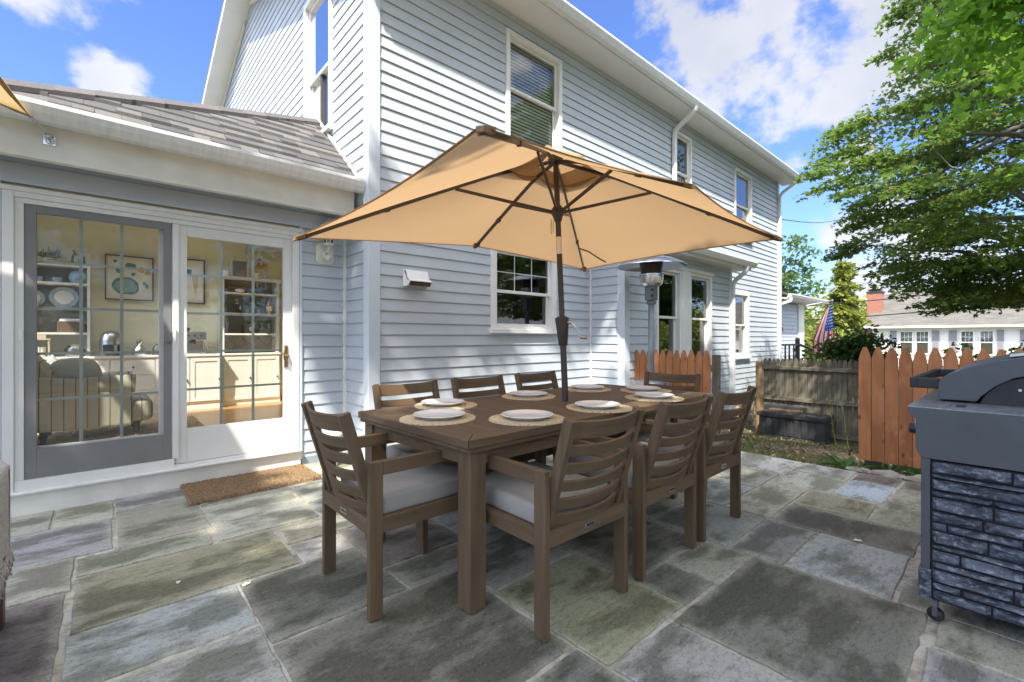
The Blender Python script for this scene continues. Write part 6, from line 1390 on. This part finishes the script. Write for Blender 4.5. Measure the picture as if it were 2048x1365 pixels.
for i, (x, y, s_, lb) in enumerate(((5.12, .98, .075, 'rough pale stone at the foot of the cedar fence post'), (5.13, .78, .10, 'flat grey edging stone under the cedar fence, left'), (5.14, .52, .12, 'flat grey edging stone under the cedar fence, middle'), (5.12, .28, .10, 'flat grey edging stone under the cedar fence, right'))):
    mb = MB(); mb.ball((x, y, -.01), s_, 14, 0, .75, 1.3, .45); mb.v = [(a+re_.gauss(0, .006), b_+re_.gauss(0, .006), c_+re_.gauss(0, .005)) for a, b_, c_ in mb.v]; setp(mb.build('edging_stone', 'concrete', smooth=False), lb, 'stone', 'edging stones along the patio rim')
# fallen leaves
def fallen(x, y, s_, a, mat, lb, name='fallen_leaf', long=False):
    mb = MB(); pl = [(0, 0), (.2, .10), (.5, .15), (.8, .09), (1, 0), (.8, -.09), (.5, -.15), (.2, -.10)] if long else [(0, 0), (.15, .3), (.4, .25), (.55, .45), (.7, .2), (1, 0), (.7, -.25), (.5, -.4), (.3, -.2), (.1, -.3)]
    mb.add([(x+s_*(p*math.cos(a)-q*math.sin(a)), y+s_*(p*math.sin(a)+q*math.cos(a)), .005+.012*abs(q)+.02*s_*p) for p, q in pl], [tuple(range(len(pl)))]); setp(mb.build(name, mat), lb, 'leaf')
fallen(.51, 2.50, .045, .5, 'paper', 'small pale dry leaf on the blue stone left of the table'); fallen(3.33, .62, .05, 2.2, 'paper', 'curled pale leaf on the stones in front of the grill')
fallen(2.13, .085, .17, -1.2, 'yellowleaf', 'long yellow green leaf on the stone at the lower right edge', long=True)
fallen(.28, 2.74, .028, 1.2, 'porcelain', 'tiny white petal on the mossy stone left of the table')

# ================================================================ NEIGHBOUR, FLAG, WIRES
A0 = R(-90); NX = 44.0
def ny_of(px):
    u = (px-1024)/915; return NX*(.743-.669*u)/(.669+.743*u)
NY0 = ny_of(1745)
nb = thing('neighbour_house', 'white one storey house across the street with grey roof and brick chimney', 'house', (NX, NY0, -1.4), A0, world=False)
X_ = lambda px: NY0-ny_of(px)
Zh = lambda y: 1.2+(676-y)/915*34+1.4
mb = MB(); Ln = plane_frame((0, 0), (1, 0), (0, -1))
wins = [(X_(1798), X_(1828)), (X_(1830), X_(1860)), (X_(1919), X_(1950)), (X_(1957), X_(1990)), (X_(2060), X_(2090)), (X_(2094), X_(2124))]
siding(mb, Ln, 0, 19, 0, Zh(655), [(a+.05, b_-.05, Zh(706), Zh(664)) for a, b_ in wins], .03, .19); mb.build('siding_wall', 'nwhite', nb)
mb = MB(); mb.box(0, .05, .03, 8, 0, Zh(655)); mb.box(0, 19, .35, .4, 0, Zh(655)); mb.box(18.95, 19, .03, 8, 0, Zh(655)); mb.build('inner_wall', 'blindw', nb)
mb = MB(); mb.prism([(-.5, Zh(653)), (4.5, Zh(653)+2.75), (9.5, Zh(653)), (9.5, Zh(653)-.1), (4.5, Zh(653)+2.6), (-.5, Zh(653)-.12)], 'x', -.45, 19.4); mb.c = [(.22, .21, .19)]*len(mb.f)
ro = mb.build('roof', 'nroof', nb)
m, nt, b = newmat('neighbour_shingles'); v = vec_in(nt); bt = nt.nodes.new('ShaderNodeTexBrick'); bt.inputs['Scale'].default_value = 1; bt.inputs['Brick Width'].default_value = .5; bt.inputs['Row Height'].default_value = .16; bt.inputs['Mortar Size'].default_value = .012
bt.inputs['Color1'].default_value = (.145, .135, .115, 1); bt.inputs['Color2'].default_value = (.095, .088, .075, 1); bt.inputs['Mortar'].default_value = (.10, .095, .085, 1); nt.links.new(v, bt.inputs['Vector']); nt.links.new(bt.outputs[0], b.inputs['Base Color']); b.inputs['Roughness'].default_value = .95; ro.data.materials[0] = m
mb = MB(); mb.box(-.45, 19.4, -.62, -.5, Zh(653)-.14, Zh(653)+.0); mb.box(-.45, 19.4, -.5, -.02, Zh(653)-.16, Zh(653)-.13); mb.box(-.0, .12, -.05, -.001, 0, Zh(655)); mb.build('gutter', 'trim', nb)
for i, (a, b_) in enumerate(wins):
    mb = MB(); z0, z1 = Zh(707), Zh(662); w_ = .1
    mb.box(a, a+w_, -.06, .02, z0, z1); mb.box(b_-w_, b_, -.06, .02, z0, z1); mb.box(a+w_, b_-w_, -.06, .02, z1-w_, z1); mb.box(a-.03, b_+.03, -.09, .02, z0-.06, z0); zm = z0+(z1-z0)*.5; mb.box(a+w_, b_-w_, -.04, .0, zm-.03, zm+.03)
    for q in (1, 2): xx = a+w_+(b_-a-2*w_)*q/3; mb.box(xx-.012, xx+.012, -.03, -.005, zm+.03, z1-w_)
    zz = (zm+z1-w_)/2; mb.box(a+w_, b_-w_, -.029, -.006, zz-.012, zz+.012); f_ = mb.build('window', 'trim', nb)
    mb = MB(); mb.add([(a+w_, .0, z0), (b_-w_, .0, z0), (b_-w_, .0, z1-w_), (a+w_, .0, z1-w_)], [(0, 1, 2, 3)]); mb.build('pane', 'winglass', f_)
    mb = MB(); mb.box(a+w_, b_-w_, .05, .06, z0, zm+.1); mb.build('curtain', 'jute', f_)
for px0, px1 in ((1780, 1793), (1864, 1879), (1898, 1914), (1994, 2008), (2040, 2054)):
    mb = MB(); z0, z1 = Zh(703), Zh(662); mb.box(X_(px0), X_(px1), -.07, -.04, z0, z1)
    for k in range(22): z = z0+.06+(z1-z0-.12)*k/22; mb.box(X_(px0)+.05, X_(px1)-.05, -.08, -.07, z, z+.02)
    mb.build('shutter', 'shutter', nb)
mb = MB(); mb.box(-.72, -.001, 1.0, 2.6, 0, Zh(640)); mb.hexa([(-.72, 1.0, Zh(640)), (.3, 1.0, Zh(640)), (.3, 2.6, Zh(640)), (-.72, 2.6, Zh(640)), (-.62, 1.5, Zh(632)), (.3, 1.5, Zh(632)), (.3, 2.4, Zh(632)), (-.62, 2.4, Zh(632))]); mb.box(-.60, .32, 1.5, 2.4, Zh(632), 6.15); mb.build('chimney', 'brick', nb)
mb = MB(); mb.box(-.66, .38, 1.44, 2.46, 6.15, 6.27); mb.box(-.5, .22, 1.6, 2.3, 6.27, 6.36); mb.box(-.58, .30, 1.52, 2.38, 6.42, 6.45); mb.bar((-.4, 1.7, 6.3), (-.4, 1.7, 6.43), .04, .04); mb.bar((.12, 2.2, 6.3), (.12, 2.2, 6.43), .04, .04); mb.build('chimney_cap', 'iron', nb)
# flag
fg = thing('national_flag', 'red white and blue star spangled flag hanging from a pole on the porch', 'flag', (13.9, 3.4, 1.9))
F0 = Vector((14.35, 3.35, 2.13)); RT_ = Vector((math.sin(R(48)), -math.cos(R(48)), 0)); FWD_ = Vector((math.cos(R(48)), math.sin(R(48)), 0))
mb = MB(); mb.tube([F0-RT_*.45+FWD_*.3+Vector((0, 0, -.06)), F0+RT_*.03+Vector((0, 0, .05))], .012, 8); mb.ball(F0+RT_*.04+Vector((0, 0, .055)), .03, 8); mb.build('pole', 'trim', fg)
# cloth hangs from the pole tip: hoist edge along the pole, stripes falling; local (u across stripes 0..1, v along 0..1)
RT = Vector((math.sin(R(48)), -math.cos(R(48)), 0)); FWD = Vector((math.cos(R(48)), math.sin(R(48)), 0))
def fl_pt(u, v_):    # u: 0 = right edge .. 1 = left edge ; v: 0 top .. 1 bottom
    w = .08+.50*min(1, v_*1.35)**.8; x = .11*v_*1.0-w*u+.04; z = -1.25*v_-.32*u*(1-v_)*0-.10*u
    return F0+RT*x+Vector((0, 0, z))+FWD*(.05*math.sin(u*13+v_*2)*(v_+.1))
red = MB(); whi = MB(); blu = MB(); sta = MB()
for k in range(13):
    m_ = red if k % 2 == 0 else whi
    for j in range(14):
        v0, v1 = j/14, (j+1)/14; u0, u1 = k/13, (k+1)/13
        if k < 7 and v1 <= 8/14+.001: blu.add([fl_pt(u0, v0), fl_pt(u1, v0), fl_pt(u1, v1), fl_pt(u0, v1)], [(0, 1, 2, 3)])
        else: m_.add([fl_pt(u0, v0), fl_pt(u1, v0), fl_pt(u1, v1), fl_pt(u0, v1)], [(0, 1, 2, 3)])
for r_ in range(9):
    for c_ in range(6 if r_ % 2 == 0 else 5):
        v_ = (r_+.6)/9*8/14; u = ((c_+.5) if r_ % 2 == 0 else (c_+1))/6*7/13; p = fl_pt(u, v_)-FWD*.008; s_ = .017; pts = []
        for q in range(10): a = math.pi/2+q*math.pi/5; rr_ = s_ if q % 2 == 0 else s_*.4; pts.append(p+RT*rr_*math.cos(a)+Vector((0, 0, rr_*math.sin(a))))
        sta.add(pts, [tuple(range(10))])
red.build('red_stripes', 'flagred', fg); whi.build('white_stripes', 'flagwhite', fg); bo = blu.build('canton', 'flagblue', fg); sta.build('stars', 'flagwhite', bo)
# wires
def wirep(px, py, d): return ray(px, py, d)
for (a, b_, r_, lb) in (((1598, 614), (2070, 563), .028, 'thick black utility cable crossing above the brick chimney'), ((1590, 642), (2070, 601), .032, 'lowest thick black utility cable crossing the neighbouring roof'), ((1575, 588), (1900, 536), .012, 'thin utility wire against the clouds, lower of the two'), ((1600, 565), (1900, 520), .010, 'thin utility wire against the clouds, upper of the two')):
    mb = MB(); p, q = ray(*a, 21), ray(*b_, 24); pts = [p+(q-p)*(k/10)-Vector((0, 0, .10*math.sin(math.pi*k/10))) for k in range(11)]; mb.tube(pts, r_, 6); setp(mb.build('utility_wire', 'wire'), lb, 'cable')
mb = MB(); p, q = Vector((12.45, 4.3, 4.25)), ray(1700, 432, 24); mb.tube([p+(q-p)*(k/8)-Vector((0, 0, .25*math.sin(math.pi*k/8))) for k in range(9)], .012, 6); setp(mb.build('service_wire', 'wire'), 'thin service wire running from the house corner into the maple', 'cable')
